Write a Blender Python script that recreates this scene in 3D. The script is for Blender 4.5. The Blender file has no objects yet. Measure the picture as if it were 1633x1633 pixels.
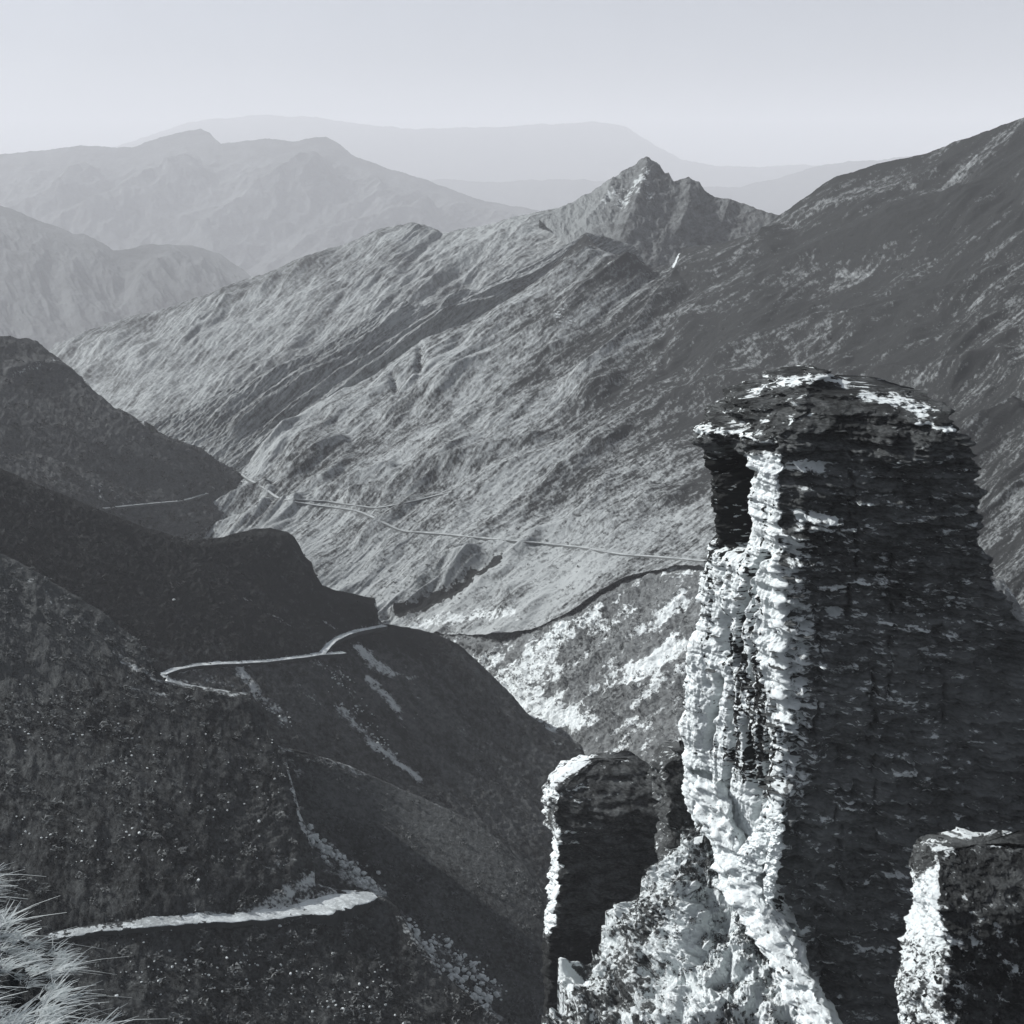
import bpy, math, random
import numpy as np
from mathutils import Vector

# ------------------------------------------------------------------ camera, world, sun
FPX, CPX, SRC = 1971.0, 816.5, 1633.0
PITCH = math.atan((CPX - 260.0) / FPX)
SC = bpy.context.scene
COL = SC.collection
cam_d = bpy.data.cameras.new("camera")
cam_d.sensor_width = 36.0
cam_d.lens = 36.0 * FPX / SRC
cam_d.clip_start = 1.0
cam_d.clip_end = 60000.0
cam = bpy.data.objects.new("camera", cam_d)
cam.location = (0, 0, 0)
cam.rotation_euler = (math.pi / 2 - PITCH, 0, 0)
COL.objects.link(cam)
SC.camera = cam

SUN = np.array([-0.80, 0.24, 0.60]); SUN /= np.linalg.norm(SUN)
sun_el = math.asin(SUN[2]); sun_az = math.atan2(SUN[0], SUN[1])
w = bpy.data.worlds.new("World"); SC.world = w; w.use_nodes = True
nt = w.node_tree; nt.nodes.clear()
sky = nt.nodes.new("ShaderNodeTexSky"); sky.sky_type = 'NISHITA'; sky.sun_disc = False
sky.sun_elevation = sun_el; sky.sun_rotation = sun_az; sky.altitude = 800
sky.air_density = 1.0; sky.dust_density = 2.5
hs = nt.nodes.new("ShaderNodeHueSaturation"); hs.inputs['Saturation'].default_value = 0.12
tint = nt.nodes.new("ShaderNodeMix"); tint.data_type = 'RGBA'; tint.blend_type = 'MULTIPLY'
tint.inputs[0].default_value = 1.0; tint.inputs[7].default_value = (0.93, 0.97, 1.07, 1)
sn = nt.nodes.new('ShaderNodeTexNoise'); sn.inputs['Scale'].default_value = 9.0; sn.inputs['Detail'].default_value = 9; sn.inputs['Roughness'].default_value = .72
sr = nt.nodes.new('ShaderNodeMapRange'); sr.inputs[1].default_value = .3; sr.inputs[2].default_value = .7; sr.inputs[3].default_value = .955; sr.inputs[4].default_value = 1.045
sg = nt.nodes.new('ShaderNodeTexCoord'); nt.links.new(sg.outputs['Generated'], sn.inputs['Vector']); nt.links.new(sn.outputs[0], sr.inputs[0])
sm = nt.nodes.new('ShaderNodeMix'); sm.data_type = 'RGBA'; sm.blend_type = 'MULTIPLY'; sm.inputs[0].default_value = 1.0
bg = nt.nodes.new("ShaderNodeBackground"); bg.inputs[1].default_value = 0.074
out = nt.nodes.new("ShaderNodeOutputWorld")
nt.links.new(sky.outputs[0], hs.inputs['Color']); nt.links.new(hs.outputs[0], tint.inputs[6])
nt.links.new(tint.outputs[2], sm.inputs[6]); nt.links.new(sr.outputs[0], sm.inputs[7]); nt.links.new(sm.outputs[2], bg.inputs[0]); nt.links.new(bg.outputs[0], out.inputs[0])

sd = bpy.data.lights.new("sun", 'SUN'); sd.energy = 5.0; sd.angle = math.radians(0.6); sd.color = (1.0, 0.985, 0.97)
so = bpy.data.objects.new("sun", sd); COL.objects.link(so)
so.rotation_euler = Vector(SUN).to_track_quat('Z', 'Y').to_euler()
SC.view_settings.view_transform = 'Standard'
try: SC.view_settings.look = 'None'
except Exception: pass
SC.view_settings.exposure = 0.45; SC.view_settings.gamma = 1.0; SC.view_settings.use_curve_mapping = False
SC.cycles.volume_bounces = 1
SC.cycles.max_bounces = 5
SC.cycles.volume_step_rate = 4

# ------------------------------------------------------------------ maths helpers
cp, sp = math.cos(PITCH), math.sin(PITCH)
def ray(px, py):
    """world direction (unit forward depth) through a point of the view"""
    px = np.asarray(px, float); py = np.asarray(py, float)
    a = (px - CPX) / FPX; b = -(py - CPX) / FPX
    return np.stack([a, cp + b * sp, -sp + b * cp], -1)
def project(P):
    t = P[..., 1] * cp - P[..., 2] * sp
    v = P[..., 1] * sp + P[..., 2] * cp
    return CPX + FPX * P[..., 0] / t, CPX - FPX * v / t, t
def normal_of(th, ph):
    th, ph = math.radians(th), math.radians(ph)
    return np.array([math.sin(th) * math.cos(ph), math.sin(th) * math.sin(ph), math.cos(th)])
def plane(th, ph, x, y, t):
    n = normal_of(th, ph); d = n @ (ray(x, y) * t)
    return lambda px, py: d / (ray(px, py) @ n)

_rs = np.random.RandomState(7)
_PERM = np.concatenate([_rs.permutation(1024)] * 3).astype(np.int32)
_G = _rs.normal(size=(1024, 3)); _G = (_G / np.linalg.norm(_G, axis=1)[:, None]).astype(np.float32)
def perlin(x, y, z):
    x = np.asarray(x, np.float64); y = np.asarray(y, np.float64); z = np.asarray(z, np.float64)
    x, y, z = np.broadcast_arrays(x, y, z)
    xi = np.floor(x); yi = np.floor(y); zi = np.floor(z)
    fx = (x - xi).astype(np.float32); fy = (y - yi).astype(np.float32); fz = (z - zi).astype(np.float32)
    xi = xi.astype(np.int64) & 1023; yi = yi.astype(np.int64) & 1023; zi = zi.astype(np.int64) & 1023
    u = fx * fx * fx * (fx * (fx * 6 - 15) + 10); v = fy * fy * fy * (fy * (fy * 6 - 15) + 10); ww = fz * fz * fz * (fz * (fz * 6 - 15) + 10)
    def g(i, j, k):
        h = _PERM[_PERM[_PERM[(xi + i) & 1023] + ((yi + j) & 1023)] + ((zi + k) & 1023)]
        gr = _G[h]
        return gr[..., 0] * (fx - i) + gr[..., 1] * (fy - j) + gr[..., 2] * (fz - k)
    def L(a, b, t): return a + (b - a) * t
    return 1.5 * L(L(L(g(0,0,0), g(1,0,0), u), L(g(0,1,0), g(1,1,0), u), v), L(L(g(0,0,1), g(1,0,1), u), L(g(0,1,1), g(1,1,1), u), v), ww)
def fbm(x, y, z, o=4, gain=.5):
    r = 0; a = 1.0; s = 0
    for i in range(o):
        r = r + a * perlin(x * 2**i + i * 7.3, y * 2**i + 3.1 * i, z * 2**i + 1.7 * i); s += a; a *= gain
    return r / s * 1.6
def ridged(x, y, z, o=4, gain=.55):
    r = 0; a = 1.0; s = 0
    for i in range(o):
        r = r + a * (1 - 2 * np.abs(perlin(x * 2**i + i * 5.3, y * 2**i + 9.1 * i, z * 2**i + 2.7 * i))); s += a; a *= gain
    return r / s
def sstep(a, b, x):
    t = np.clip((x - a) / (b - a), 0, 1); return t * t * (3 - 2 * t)
def seg_dist(px, py, pts):
    """distance to a polyline and position 0..1 along it"""
    best = np.full(np.shape(px), 1e9); pos = np.zeros(np.shape(px)); side = np.zeros(np.shape(px))
    n = len(pts) - 1
    for i in range(n):
        ax, ay = pts[i][:2]; bx, by = pts[i + 1][:2]
        dx, dy = bx - ax, by - ay; L2 = dx * dx + dy * dy + 1e-9
        u = np.clip(((px - ax) * dx + (py - ay) * dy) / L2, 0, 1)
        ex = px - ax - u * dx; ey = py - ay - u * dy
        d = np.hypot(ex, ey); m = d < best
        best = np.where(m, d, best); pos = np.where(m, (i + u) / n, pos); side = np.where(m, np.sign(dx * ey - dy * ex), side)
    return best, pos, side
def strokes(px, py, lst, wob=0.0):
    """largest of soft strokes: (points, width, value)"""
    r = np.zeros(np.shape(px))
    if wob:
        px = px + wob * fbm(px / (wob * 3), py / (wob * 3), 0.3, 3); py = py + wob * fbm(px / (wob * 3), py / (wob * 3), 9.3, 3)
    for pts, wd, val in lst:
        xs = [p[0] for p in pts]; ys = [p[1] for p in pts]
        m = (px > min(xs) - 3 * wd) & (px < max(xs) + 3 * wd) & (py > min(ys) - 3 * wd) & (py < max(ys) + 3 * wd)
        if not m.any(): continue
        d, pos, _ = seg_dist(px[m], py[m], pts)
        v = val * np.exp(-(d / wd) ** 2 * 1.2)
        r[m] = np.where(np.abs(v) > np.abs(r[m]), v, r[m])
    return r
def gullies(px, py, lst):
    """signed relief of hand-placed crests: lit side gentle, far side steep. (points, width, height)"""
    r = np.zeros(np.shape(px))
    for pts, wd, h in lst:
        xs = [p[0] for p in pts]; ys = [p[1] for p in pts]
        m = (px > min(xs) - 4 * wd) & (px < max(xs) + 4 * wd) & (py > min(ys) - 4 * wd) & (py < max(ys) + 4 * wd)
        if not m.any(): continue
        d, pos, side = seg_dist(px[m], py[m], pts)
        tap = sstep(0, .12, pos) * sstep(1, .88, pos)
        wide = np.where(side < 0, wd * 1.5, wd * .75)
        r[m] += h * np.maximum(1 - d / wide, 0) ** 1.15 * tap
    return r
def rbf(ctrl):
    c = np.array(ctrl, float); X = c[:, :2] / 500.; y = np.log(c[:, 2]); n = len(X)
    def K(d2): return np.where(d2 > 1e-12, 0.5 * d2 * np.log(d2 + 1e-20), 0)
    d2 = ((X[:, None] - X[None]) ** 2).sum(-1)
    A = np.zeros((n + 3, n + 3)); A[:n, :n] = K(d2) + np.eye(n) * 1e-3
    A[:n, n] = 1; A[:n, n + 1:] = X; A[n, :n] = 1; A[n + 1:, :n] = X.T
    s = np.linalg.solve(A, np.concatenate([y, np.zeros(3)]))
    def f(px, py):
        px = np.asarray(px, float) / 500.; py = np.asarray(py, float) / 500.
        r = s[n] + s[n + 1] * px + s[n + 2] * py
        for i in range(n):
            r = r + s[i] * K((px - X[i, 0]) ** 2 + (py - X[i, 1]) ** 2)
        return np.exp(r)
    return f
def times(base, ctrl):
    g = rbf(ctrl); return lambda px, py: base(px, py) * g(px, py)

# ------------------------------------------------------------------ object helpers
def tag(o, label=None, cat=None, group=None, kind=None):
    if label: o['label'] = label
    if cat: o['category'] = cat
    if group: o['group'] = group
    if kind: o['kind'] = kind
    return o
def mesh_np(name, V, Fq, mat, attrs=None, smooth=True, parent=None):
    V = np.ascontiguousarray(V, np.float32); Fq = np.ascontiguousarray(Fq, np.int32)
    me = bpy.data.meshes.new(name); k = Fq.shape[1]
    me.vertices.add(len(V)); me.vertices.foreach_set('co', V.ravel())
    me.loops.add(Fq.size); me.loops.foreach_set('vertex_index', Fq.ravel())
    me.polygons.add(len(Fq)); me.polygons.foreach_set('loop_start', np.arange(0, Fq.size, k, dtype=np.int32))
    try: me.polygons.foreach_set('loop_total', np.full(len(Fq), k, np.int32))
    except Exception: pass
    me.polygons.foreach_set('use_smooth', np.full(len(Fq), bool(smooth)))
    me.update(calc_edges=True)
    for an, av in (attrs or {}).items():
        a = me.attributes.new(an, 'FLOAT', 'POINT'); a.data.foreach_set('value', np.ascontiguousarray(av, np.float32).ravel())
    me.validate()
    me.materials.append(mat)
    o = bpy.data.objects.new(name, me); COL.objects.link(o)
    if parent is not None: o.parent = parent
    return o
def grid_faces(nr, nc, closed=False):
    i = np.arange(nr - 1)[:, None]; j = np.arange(nc if closed else nc - 1)[None]
    j2 = (j + 1) % nc
    a = i * nc + j; b = i * nc + j2; c = (i + 1) * nc + j2; d = (i + 1) * nc + j
    return np.stack([a, b, c, d], -1).reshape(-1, 4)

# ------------------------------------------------------------------ materials
def rock_mat(name, dark, mid, pale, size, speck=0.5, stretch=(1, 1, 1), bump=0.5, fine=None, pale_bias=-0.55, dark_bias=-0.6, contrast=0.9, patch=None, soft=1.0, dcol=None):
    """vegetated or bare rock surface: 'pale' and 'dark' attributes shift where pale scree, dark scrub, painted sun and painted shade lie"""
    m = bpy.data.materials.new(name); m.use_nodes = True; N = m.node_tree.nodes; L = m.node_tree.links
    b = N['Principled BSDF']; b.inputs['Roughness'].default_value = 0.95; b.inputs['Specular IOR Level'].default_value = 0.08
    tc = N.new('ShaderNodeTexCoord'); mp = N.new('ShaderNodeMapping'); mp.inputs['Scale'].default_value = stretch
    L.new(tc.outputs['Object'], mp.inputs[0])
    def noise(sc, det=6, rough=.6, dist=0.0):
        n = N.new('ShaderNodeTexNoise'); n.inputs['Scale'].default_value = sc; n.inputs['Detail'].default_value = det
        n.inputs['Roughness'].default_value = rough; n.inputs['Distortion'].default_value = dist
        L.new(mp.outputs[0], n.inputs['Vector']); return n.outputs[0]
    def mth(op, a, c, d=None):
        n = N.new('ShaderNodeMath'); n.operation = op
        for i, v in enumerate([a, c, d]):
            if v is None: continue
            if isinstance(v, (int, float)): n.inputs[i].default_value = v
            else: L.new(v, n.inputs[i])
        return n.outputs[0]
    def rng(v, a, c, smooth=True):
        n = N.new('ShaderNodeMapRange'); n.interpolation_type = 'SMOOTHSTEP' if smooth else 'LINEAR'
        L.new(v, n.inputs[0]); n.inputs[1].default_value = a; n.inputs[2].default_value = c; return n.outputs[0]
    def mix(f, a, c):
        n = N.new('ShaderNodeMix'); n.data_type = 'RGBA'; L.new(f, n.inputs[0])
        for i, v in ((6, a), (7, c)):
            if isinstance(v, tuple): n.inputs[i].default_value = v + (1,)
            else: L.new(v, n.inputs[i])
        return n.outputs[2]
    def attr(nm):
        n = N.new('ShaderNodeAttribute'); n.attribute_name = nm; return n.outputs['Fac']
    f = fine or size / 6
    n_big = noise(1 / (patch or size * 3), 4, .55); n_mid = noise(1 / size, 8, .68, .4); n_fine = noise(1 / f, 5, .7)
    n_sp = noise(1 / (f * 1.7), 3, .6)
    base = mth('ADD', mth('MULTIPLY', mth('SUBTRACT', n_mid, .5), contrast * 2.2), mth('MULTIPLY', mth('SUBTRACT', n_fine, .5), 2.6 * speck))
    base = mth('ADD', base, mth('MULTIPLY', mth('SUBTRACT', n_big, .5), 1.0)); base = mth('ADD', base, mth('MULTIPLY', attr('tone'), 1.5))
    col = mix(rng(base, -.75, .75, False), dark, mid)
    nz = mth('ADD', mth('MULTIPLY', mth('SUBTRACT', n_mid, .5), 2.2), mth('MULTIPLY', mth('SUBTRACT', n_sp, .5), 1.8))
    pf = rng(mth('ADD', mth('ADD', attr('pale'), pale_bias), mth('MULTIPLY', nz, .75)), -.09 * soft, .16 * soft)
    col = mix(pf, col, pale)
    nz2 = mth('ADD', mth('MULTIPLY', mth('SUBTRACT', n_sp, .5), 2.4), mth('MULTIPLY', mth('SUBTRACT', n_big, .5), .9))
    df = rng(mth('ADD', mth('ADD', attr('dark'), dark_bias), mth('MULTIPLY', nz2, .8)), -.06, .12)
    col = mix(df, col, dcol or tuple(c * .8 for c in dark))
    L.new(col, b.inputs['Base Color'])
    if bump:
        bp = N.new('ShaderNodeBump'); bp.inputs['Strength'].default_value = bump; bp.inputs['Distance'].default_value = f * 1.2
        L.new(mth('ADD', n_fine, mth('MULTIPLY', n_mid, 1.5)), bp.inputs['Height']); L.new(bp.outputs[0], b.inputs['Normal'])
    return m
def g(v, t=1.0): return (v * .93, v * 1.0, v * 1.01)

M_far = rock_mat('distant_range', g(.03), g(.06), g(.1), 220, .4, bump=.3)
M_back = rock_mat('hazy_ranges', g(.005), g(.14), g(.2), 90, .5, bump=.4)
M_tus = rock_mat('tussock_slope', g(.024), g(.30), g(.55), 9, .75, bump=.55, fine=1.0, patch=60, contrast=.5, pale_bias=-.8)
M_spur = rock_mat('tussock_far_slope', g(.04), g(.28), g(.48), 14, .5, contrast=.5, pale_bias=-.65, bump=.5, fine=3.0, patch=70)
M_peak = rock_mat('peak_rock', g(.05), g(.22), g(.5), 12, .6, bump=.9, fine=2.6)
M_shade = rock_mat('scrub_slope', g(.025), g(.10), g(.5), 3.2, .8, bump=.8, fine=.7, patch=26, soft=2.4)
M_near = rock_mat('scrub_near_slope', g(.02), g(.08), g(.5), 1.6, .9, bump=.8, fine=.42, patch=14, soft=2.2)
M_cliff = rock_mat('eroded_cliff', g(.05), g(.30), g(.74), 5, .7, bump=.9, fine=1.1, patch=22)
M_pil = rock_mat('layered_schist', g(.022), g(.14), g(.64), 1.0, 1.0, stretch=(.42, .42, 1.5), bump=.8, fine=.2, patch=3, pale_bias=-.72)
M_fin = rock_mat('pale_schist', g(.06), g(.46), g(.72), 1.4, .8, bump=.8, fine=.22, patch=3, pale_bias=-.72)
M_rub = rock_mat('rubble', g(.02), g(.13), g(.72), 1.5, .9, bump=.9, fine=.34, patch=5)
M_track = rock_mat('track_dirt', g(.2), g(.34), g(.36), 3, .6, bump=.3, fine=.5, dcol=g(.12))
M_road = rock_mat('road_gravel', g(.34), g(.62), g(.66), 3, .8, bump=.4, fine=.5, dcol=g(.05))
M_floor = rock_mat('valley_floor', g(.08), g(.12), g(.2), 300, .4, bump=0)
def plain(name, v, r=.9, trans=0.0):
    m = bpy.data.materials.new(name); m.use_nodes = True; b = m.node_tree.nodes['Principled BSDF']
    n = m.node_tree.nodes.new('ShaderNodeTexNoise'); n.inputs['Scale'].default_value = 3.0; n.inputs['Detail'].default_value = 5
    tc = m.node_tree.nodes.new('ShaderNodeTexCoord'); m.node_tree.links.new(tc.outputs['Object'], n.inputs['Vector'])
    mx = m.node_tree.nodes.new('ShaderNodeMix'); mx.data_type = 'RGBA'
    mx.inputs[6].default_value = g(v * .6) + (1,); mx.inputs[7].default_value = g(min(v * 1.35, .8)) + (1,)
    m.node_tree.links.new(n.outputs[0], mx.inputs[0]); m.node_tree.links.new(mx.outputs[2], b.inputs['Base Color'])
    b.inputs['Roughness'].default_value = r; b.inputs['Specular IOR Level'].default_value = .1
    if trans:
        T = m.node_tree.nodes.new('ShaderNodeBsdfTranslucent'); m.node_tree.links.new(mx.outputs[2], T.inputs[0])
        X = m.node_tree.nodes.new('ShaderNodeMixShader'); X.inputs[0].default_value = trans
        m.node_tree.links.new(b.outputs[0], X.inputs[1]); m.node_tree.links.new(T.outputs[0], X.inputs[2]); m.node_tree.links.new(X.outputs[0], m.node_tree.nodes['Material Output'].inputs[0])
    return m
M_grass = plain('dry_tussock', .74, .9, .5); M_stone = plain('pale_stone', .5); M_bush = plain('grey_scrub', .12); M_shrub = plain('dark_shrub', .045)

# ------------------------------------------------------------------ terrain sheets
SHEETS = {}
def sheet(name, A, B, depth, nu, nv, mat, disp=None, pale=None, dark=None, tone=None, jag=1.5, nb=26, back=(0.35, 0.45), kind='structure', edge_fade=.35, obj_name='hillside', er=.05):
    """hill face between crest line A and foot line B, with its far side falling away behind the crest"""
    A = np.array(A, float); B = np.array(B, float)
    s = np.concatenate([[0], np.cumsum(np.hypot(*(A[1:] - A[:-1]).T))]); s /= s[-1]
    u = np.linspace(0, 1, nu)
    a = np.stack([np.interp(u, s, A[:, 0]), np.interp(u, s, A[:, 1])], -1)
    k = np.hanning(max(3, int(nu / 60) | 1) + 2); k /= k.sum(); h = len(k) // 2
    bb = np.stack([np.interp(u, s, B[:, 0]), np.interp(u, s, B[:, 1])], -1)
    for q in range(2):
        bb[:, q] = np.convolve(np.pad(bb[:, q], 4 * h, mode='edge'), np.convolve(np.convolve(k, k), np.convolve(k, k)), 'same')[4 * h:len(u) + 4 * h]
    if jag:
        a[:, 1] += jag * fbm(a[:, 0] / 26., a[:, 1] / 26., 0.5 + len(name), 5, .62)
    v = np.linspace(0, 1, nv)[:, None]
    px = a[None, :, 0] * (1 - v) + bb[None, :, 0] * v
    py = a[None, :, 1] * (1 - v) + bb[None, :, 1] * v
    t = depth(px, py)
    P = ray(px, py) * t[..., None]
    du = np.gradient(P, axis=1); dv = np.gradient(P, axis=0)
    n = np.cross(du, dv); n /= np.linalg.norm(n, axis=-1)[..., None] + 1e-12
    n *= -np.sign((n * P).sum(-1))[..., None]
    if disp is not None:
        d = disp(px, py, P) * t / FPX
        d = d * (edge_fade + (1 - edge_fade) * sstep(0, er, v))
        P = P + n * d[..., None]
    # far side
    out_dir = P[0].copy(); out_dir[:, 2] = 0
    out_dir /= np.linalg.norm(out_dir, axis=-1)[:, None]
    down = -P[0][:, 2] / np.hypot(P[0][:, 0], P[0][:, 1])
    wdt = back[0] * t[0]; sl = np.maximum(down, 0) + back[1]
    rows = []
    for j in range(nb, 0, -1):
        d = (j / nb) ** 2.2 * wdt
        r0 = wdt * .03
        Q = P[0] + out_dir * d[:, None]
        Q[:, 2] -= sl * (np.sqrt(d * d + r0 * r0) - r0)
        Q[:, 2] += .05 * d * fbm(Q[:, 0] / (wdt.mean() * .3), Q[:, 1] / (wdt.mean() * .3), .2, 4)
        rows.append(Q)
    V = np.concatenate([np.array(rows), P], 0)
    PX = np.concatenate([np.repeat(px[:1], nb, 0), px], 0); PY = np.concatenate([np.repeat(py[:1], nb, 0), py], 0)
    at = {'pale': (pale(PX, PY) if pale else np.zeros(PX.shape)), 'dark': (dark(PX, PY) if dark else np.zeros(PX.shape)), 'tone': (tone(PX, PY) if tone else np.zeros(PX.shape))}
    o = mesh_np(obj_name, V.reshape(-1, 3), grid_faces(nv + nb, nu), mat, at)
    tag(o, kind=kind)
    qx, qy, qt = project(P)
    SHEETS[name] = dict(px=qx.ravel(), py=qy.ravel(), t=qt.ravel(), P=P.reshape(-1, 3), n=n.reshape(-1, 3), o=o, spx=px.ravel(), spy=py.ravel())
    return o
def on_sheet(name, x, y):
    S = SHEETS[name]; i = np.argmin((S['px'] - x) ** 2 + (S['py'] - y) ** 2); return S['P'][i].copy(), S['n'][i]

# stream coordinate: lines of fall on the big slope run from upper right to lower left
def fallcoord(px, py):
    x = np.clip(px, 300, 1500)
    gslope = .82 * (px - 450) - .2 * ((x - 450) ** 2) / 1050.
    return py + gslope

# far ranges
def far_disp(a, s):
    return lambda px, py, P: a * ridged(px / s, py / (s * .8), .3, 5) + a * .5 * fbm(px / (s * .4), py / (s * .4), 4.3, 4)
sheet('A', [(-150,270),(60,262),(150,246),(215,224),(300,196),(400,184),(500,188),(580,200),(650,206),(760,204),(860,201),(950,194),(1000,204),(1050,236),(1090,256),(1140,266),(1220,266),(1400,262),(1780,262)],
      [(-150,430),(60,430),(150,430),(215,430),(300,430),(400,430),(500,430),(580,430),(650,430),(760,430),(860,430),(950,430),(1000,430),(1050,430),(1090,430),(1140,430),(1220,430),(1400,430),(1780,430)],
      rbf([(0,262,15500),(816,200,15500),(1633,262,15500),(0,430,11500),(816,430,11500),(1633,430,11500)]), 500, 100, M_far, far_disp(5, 120), jag=3, obj_name='distant_mountains')
sheet('A2', [(420,330),(560,306),(700,287),(800,292),(900,286),(1000,291),(1100,298),(1180,300),(1240,285),(1300,268),(1350,258),(1400,256),(1480,246),(1600,262),(1780,270)],
      [(420,440),(560,440),(700,440),(800,440),(900,440),(1000,440),(1100,440),(1180,440),(1240,440),(1300,440),(1350,440),(1400,440),(1480,440),(1600,440),(1780,440)],
      rbf([(420,330,10800),(1000,290,10800),(1633,262,10800),(420,440,9000),(816,440,9000),(1633,440,9000)]), 420, 80, M_far, far_disp(5, 90), jag=3, obj_name='distant_mountains')
sheet('B', [(-150,262),(0,247),(60,240),(130,232),(210,236),(270,215),(320,206),(335,212),(352,230),(420,221),(470,226),(520,217),(535,225),(560,247),(620,270),(690,290),(760,318),(850,335),(980,360)],
      [(-150,620),(0,620),(60,620),(130,620),(210,620),(270,620),(320,620),(335,620),(352,620),(420,600),(470,600),(520,600),(535,580),(560,560),(620,540),(690,520),(760,500),(850,480),(980,450)],
      rbf([(0,247,7500),(320,206,7500),(520,217,7200),(850,335,7000),(0,620,5000),(400,620,5000),(850,480,5900),(300,400,6300)]), 620, 260, M_back,
      lambda px, py, P: 24 * ridged(px / 120 + py / 160, py / 90, .3, 5) + 3 * fbm(px / 30, py / 30, 4.3, 4) + gullies(px, py, [([(530,268),(460,315),(390,360),(300,420)], 42, 40), ([(322,256),(260,310),(170,360),(60,410)], 38, 36), ([(700,345),(620,370),(500,410),(400,470)], 38, 32), ([(150,270),(100,330),(0,380)], 36, 28)]),
      jag=2.5, edge_fade=.04, er=.22, obj_name='distant_mountains')
sheet('C', [(-150,290),(0,327),(60,352),(120,374),(150,380),(180,400),(230,392),(300,392),(350,405),(380,425),(404,445),(440,480),(480,530)],
      [(-150,680),(0,680),(60,680),(120,680),(150,680),(180,680),(230,680),(300,680),(350,670),(380,660),(404,650),(440,640),(480,620)],
      rbf([(0,327,4300),(180,400,4100),(404,445,4000),(0,680,2900),(404,650,2900),(200,520,3600)]), 420, 260, M_back,
      lambda px, py, P: 22 * ridged(px / 90 - py / 200, py / 120, 6.3, 5) + 3 * fbm(px / 25, py / 25, 4.3, 4) + gullies(px, py, [([(170,395),(200,440),(190,520)], 45, -16), ([(300,392),(240,450),(150,540)], 45, 16)]),
      jag=3, edge_fade=.1, er=.18, obj_name='hazy_hills')

# far valley side with its peak
def tone_far(px, py):
    c = fallcoord(px, py)
    return .3 * (ridged(c / 20, px / 150, 7.1, 4, .6) - .35) + .8 * fbm(px / 22, c / 3.8, 8.3, 4, .7) + .4 * fbm(px / 5, py / 4, 1.3, 3, .7) + .05 + .25 * fbm(px / 120, py / 60, 1.3, 3) - .2 * strokes(px, py, [([(650,360),(560,395),(420,450),(250,505),(140,540)], 14, 1.0)])
def rel_far(px, py, P):
    c = fallcoord(px, py)
    wx = 10 * fbm(px / 70, py / 70, 2.2, 3)
    return ((.3 + sstep(-.3, .5, fbm(px / 110, c / 50, 4.4, 3))) * 13 * ridged((c + wx) / 46, px / 330, 1.1, 5, .52) + 1.8 * fbm(px / 14, (c) / 6, 3.3, 4) + 5 * fbm(px / 90, py / 60, .4, 3)
            + gullies(px, py, [([(905,335),(800,390),(700,440),(620,490),(560,520)], 16, 14), ([(860,350),(740,400),(660,440),(590,470)], 14, 8),
                               ([(640,370),(540,410),(440,455),(330,500)], 16, 7), ([(560,440),(430,500),(330,545),(240,590)], 20, 7),
                               ([(620,520),(500,560),(400,600),(300,640)], 16, 8), ([(820,380),(760,415),(690,450)], 10, 7)]))
sheet('Dfar', [(40,600),(90,548),(110,542),(140,530),(200,508),(250,497),(330,470),(420,440),(480,415),(560,385),(610,365),(655,357),(690,365),(705,373),(760,362),(840,345),(880,333),(920,325),(980,345)],
      [(180,740),(230,750),(250,755),(280,760),(330,760),(370,760),(420,750),(520,700),(580,660),(640,620),(680,590),(720,560),(740,550),(760,540),(800,510),(860,480),(900,470),(960,460),(1020,450)],
      rbf([(90,548,1350),(330,470,1400),(480,415,1400),(655,357,1400),(920,325,1250),(705,373,1380),(240,640,980),(400,745,800),(600,560,1060),(700,480,1180),(900,430,1180),(300,560,1150),(500,500,1200),(1020,450,1120)]),
      700, 420, M_spur, rel_far, tone=tone_far, pale=lambda px, py: strokes(px, py, [([(420,520),(300,570),(180,590)], 26, .18), ([(330,600),(240,640)], 20, .2)], 6), jag=3.0, obj_name='mountainside')
def rel_peak(px, py, P):
    c = py + .9 * px
    return (4 * ridged(px / 30, py / 45, 1.1, 5, .6) + 3 * fbm(px / 12, py / 12, 3.3, 4) +
            gullies(px, py, [([(1035,250),(1028,290),(1010,340),(985,400)], 26, 14), ([(1100,285),(1095,330),(1075,380)], 20, 9), ([(985,282),(960,330),(930,370)], 18, 8), ([(1165,318),(1150,360)], 16, 7)]))
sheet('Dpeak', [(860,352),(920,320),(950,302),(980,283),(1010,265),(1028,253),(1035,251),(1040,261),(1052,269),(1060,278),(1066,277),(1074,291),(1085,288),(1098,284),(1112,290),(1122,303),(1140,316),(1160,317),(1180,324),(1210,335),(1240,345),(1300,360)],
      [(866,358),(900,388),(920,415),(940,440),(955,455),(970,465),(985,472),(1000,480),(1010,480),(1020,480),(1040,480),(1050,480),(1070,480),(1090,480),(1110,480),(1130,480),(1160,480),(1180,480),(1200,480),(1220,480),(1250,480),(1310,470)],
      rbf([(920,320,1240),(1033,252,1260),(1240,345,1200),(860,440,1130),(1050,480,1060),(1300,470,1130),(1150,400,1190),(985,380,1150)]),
      480, 260, M_peak, rel_peak, tone=lambda px, py: .5 * fbm(px / 14, py / 9, 2.2, 4, .7) + .75 * sstep(1010, 930, px + (py - 330) * .3) - .1, pale=lambda px, py: strokes(px, py, [([(1030,285),(1010,310),(990,330)], 13, .62), ([(1015,300),(1035,325)], 12, .5), ([(990,305),(960,332)], 8, .5)], 6) , dark=lambda px, py: strokes(px, py, [([(960,360),(1060,400),(1180,370)], 30, .25)], 4), jag=2.4, edge_fade=.6, obj_name='rocky_peak')
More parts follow.
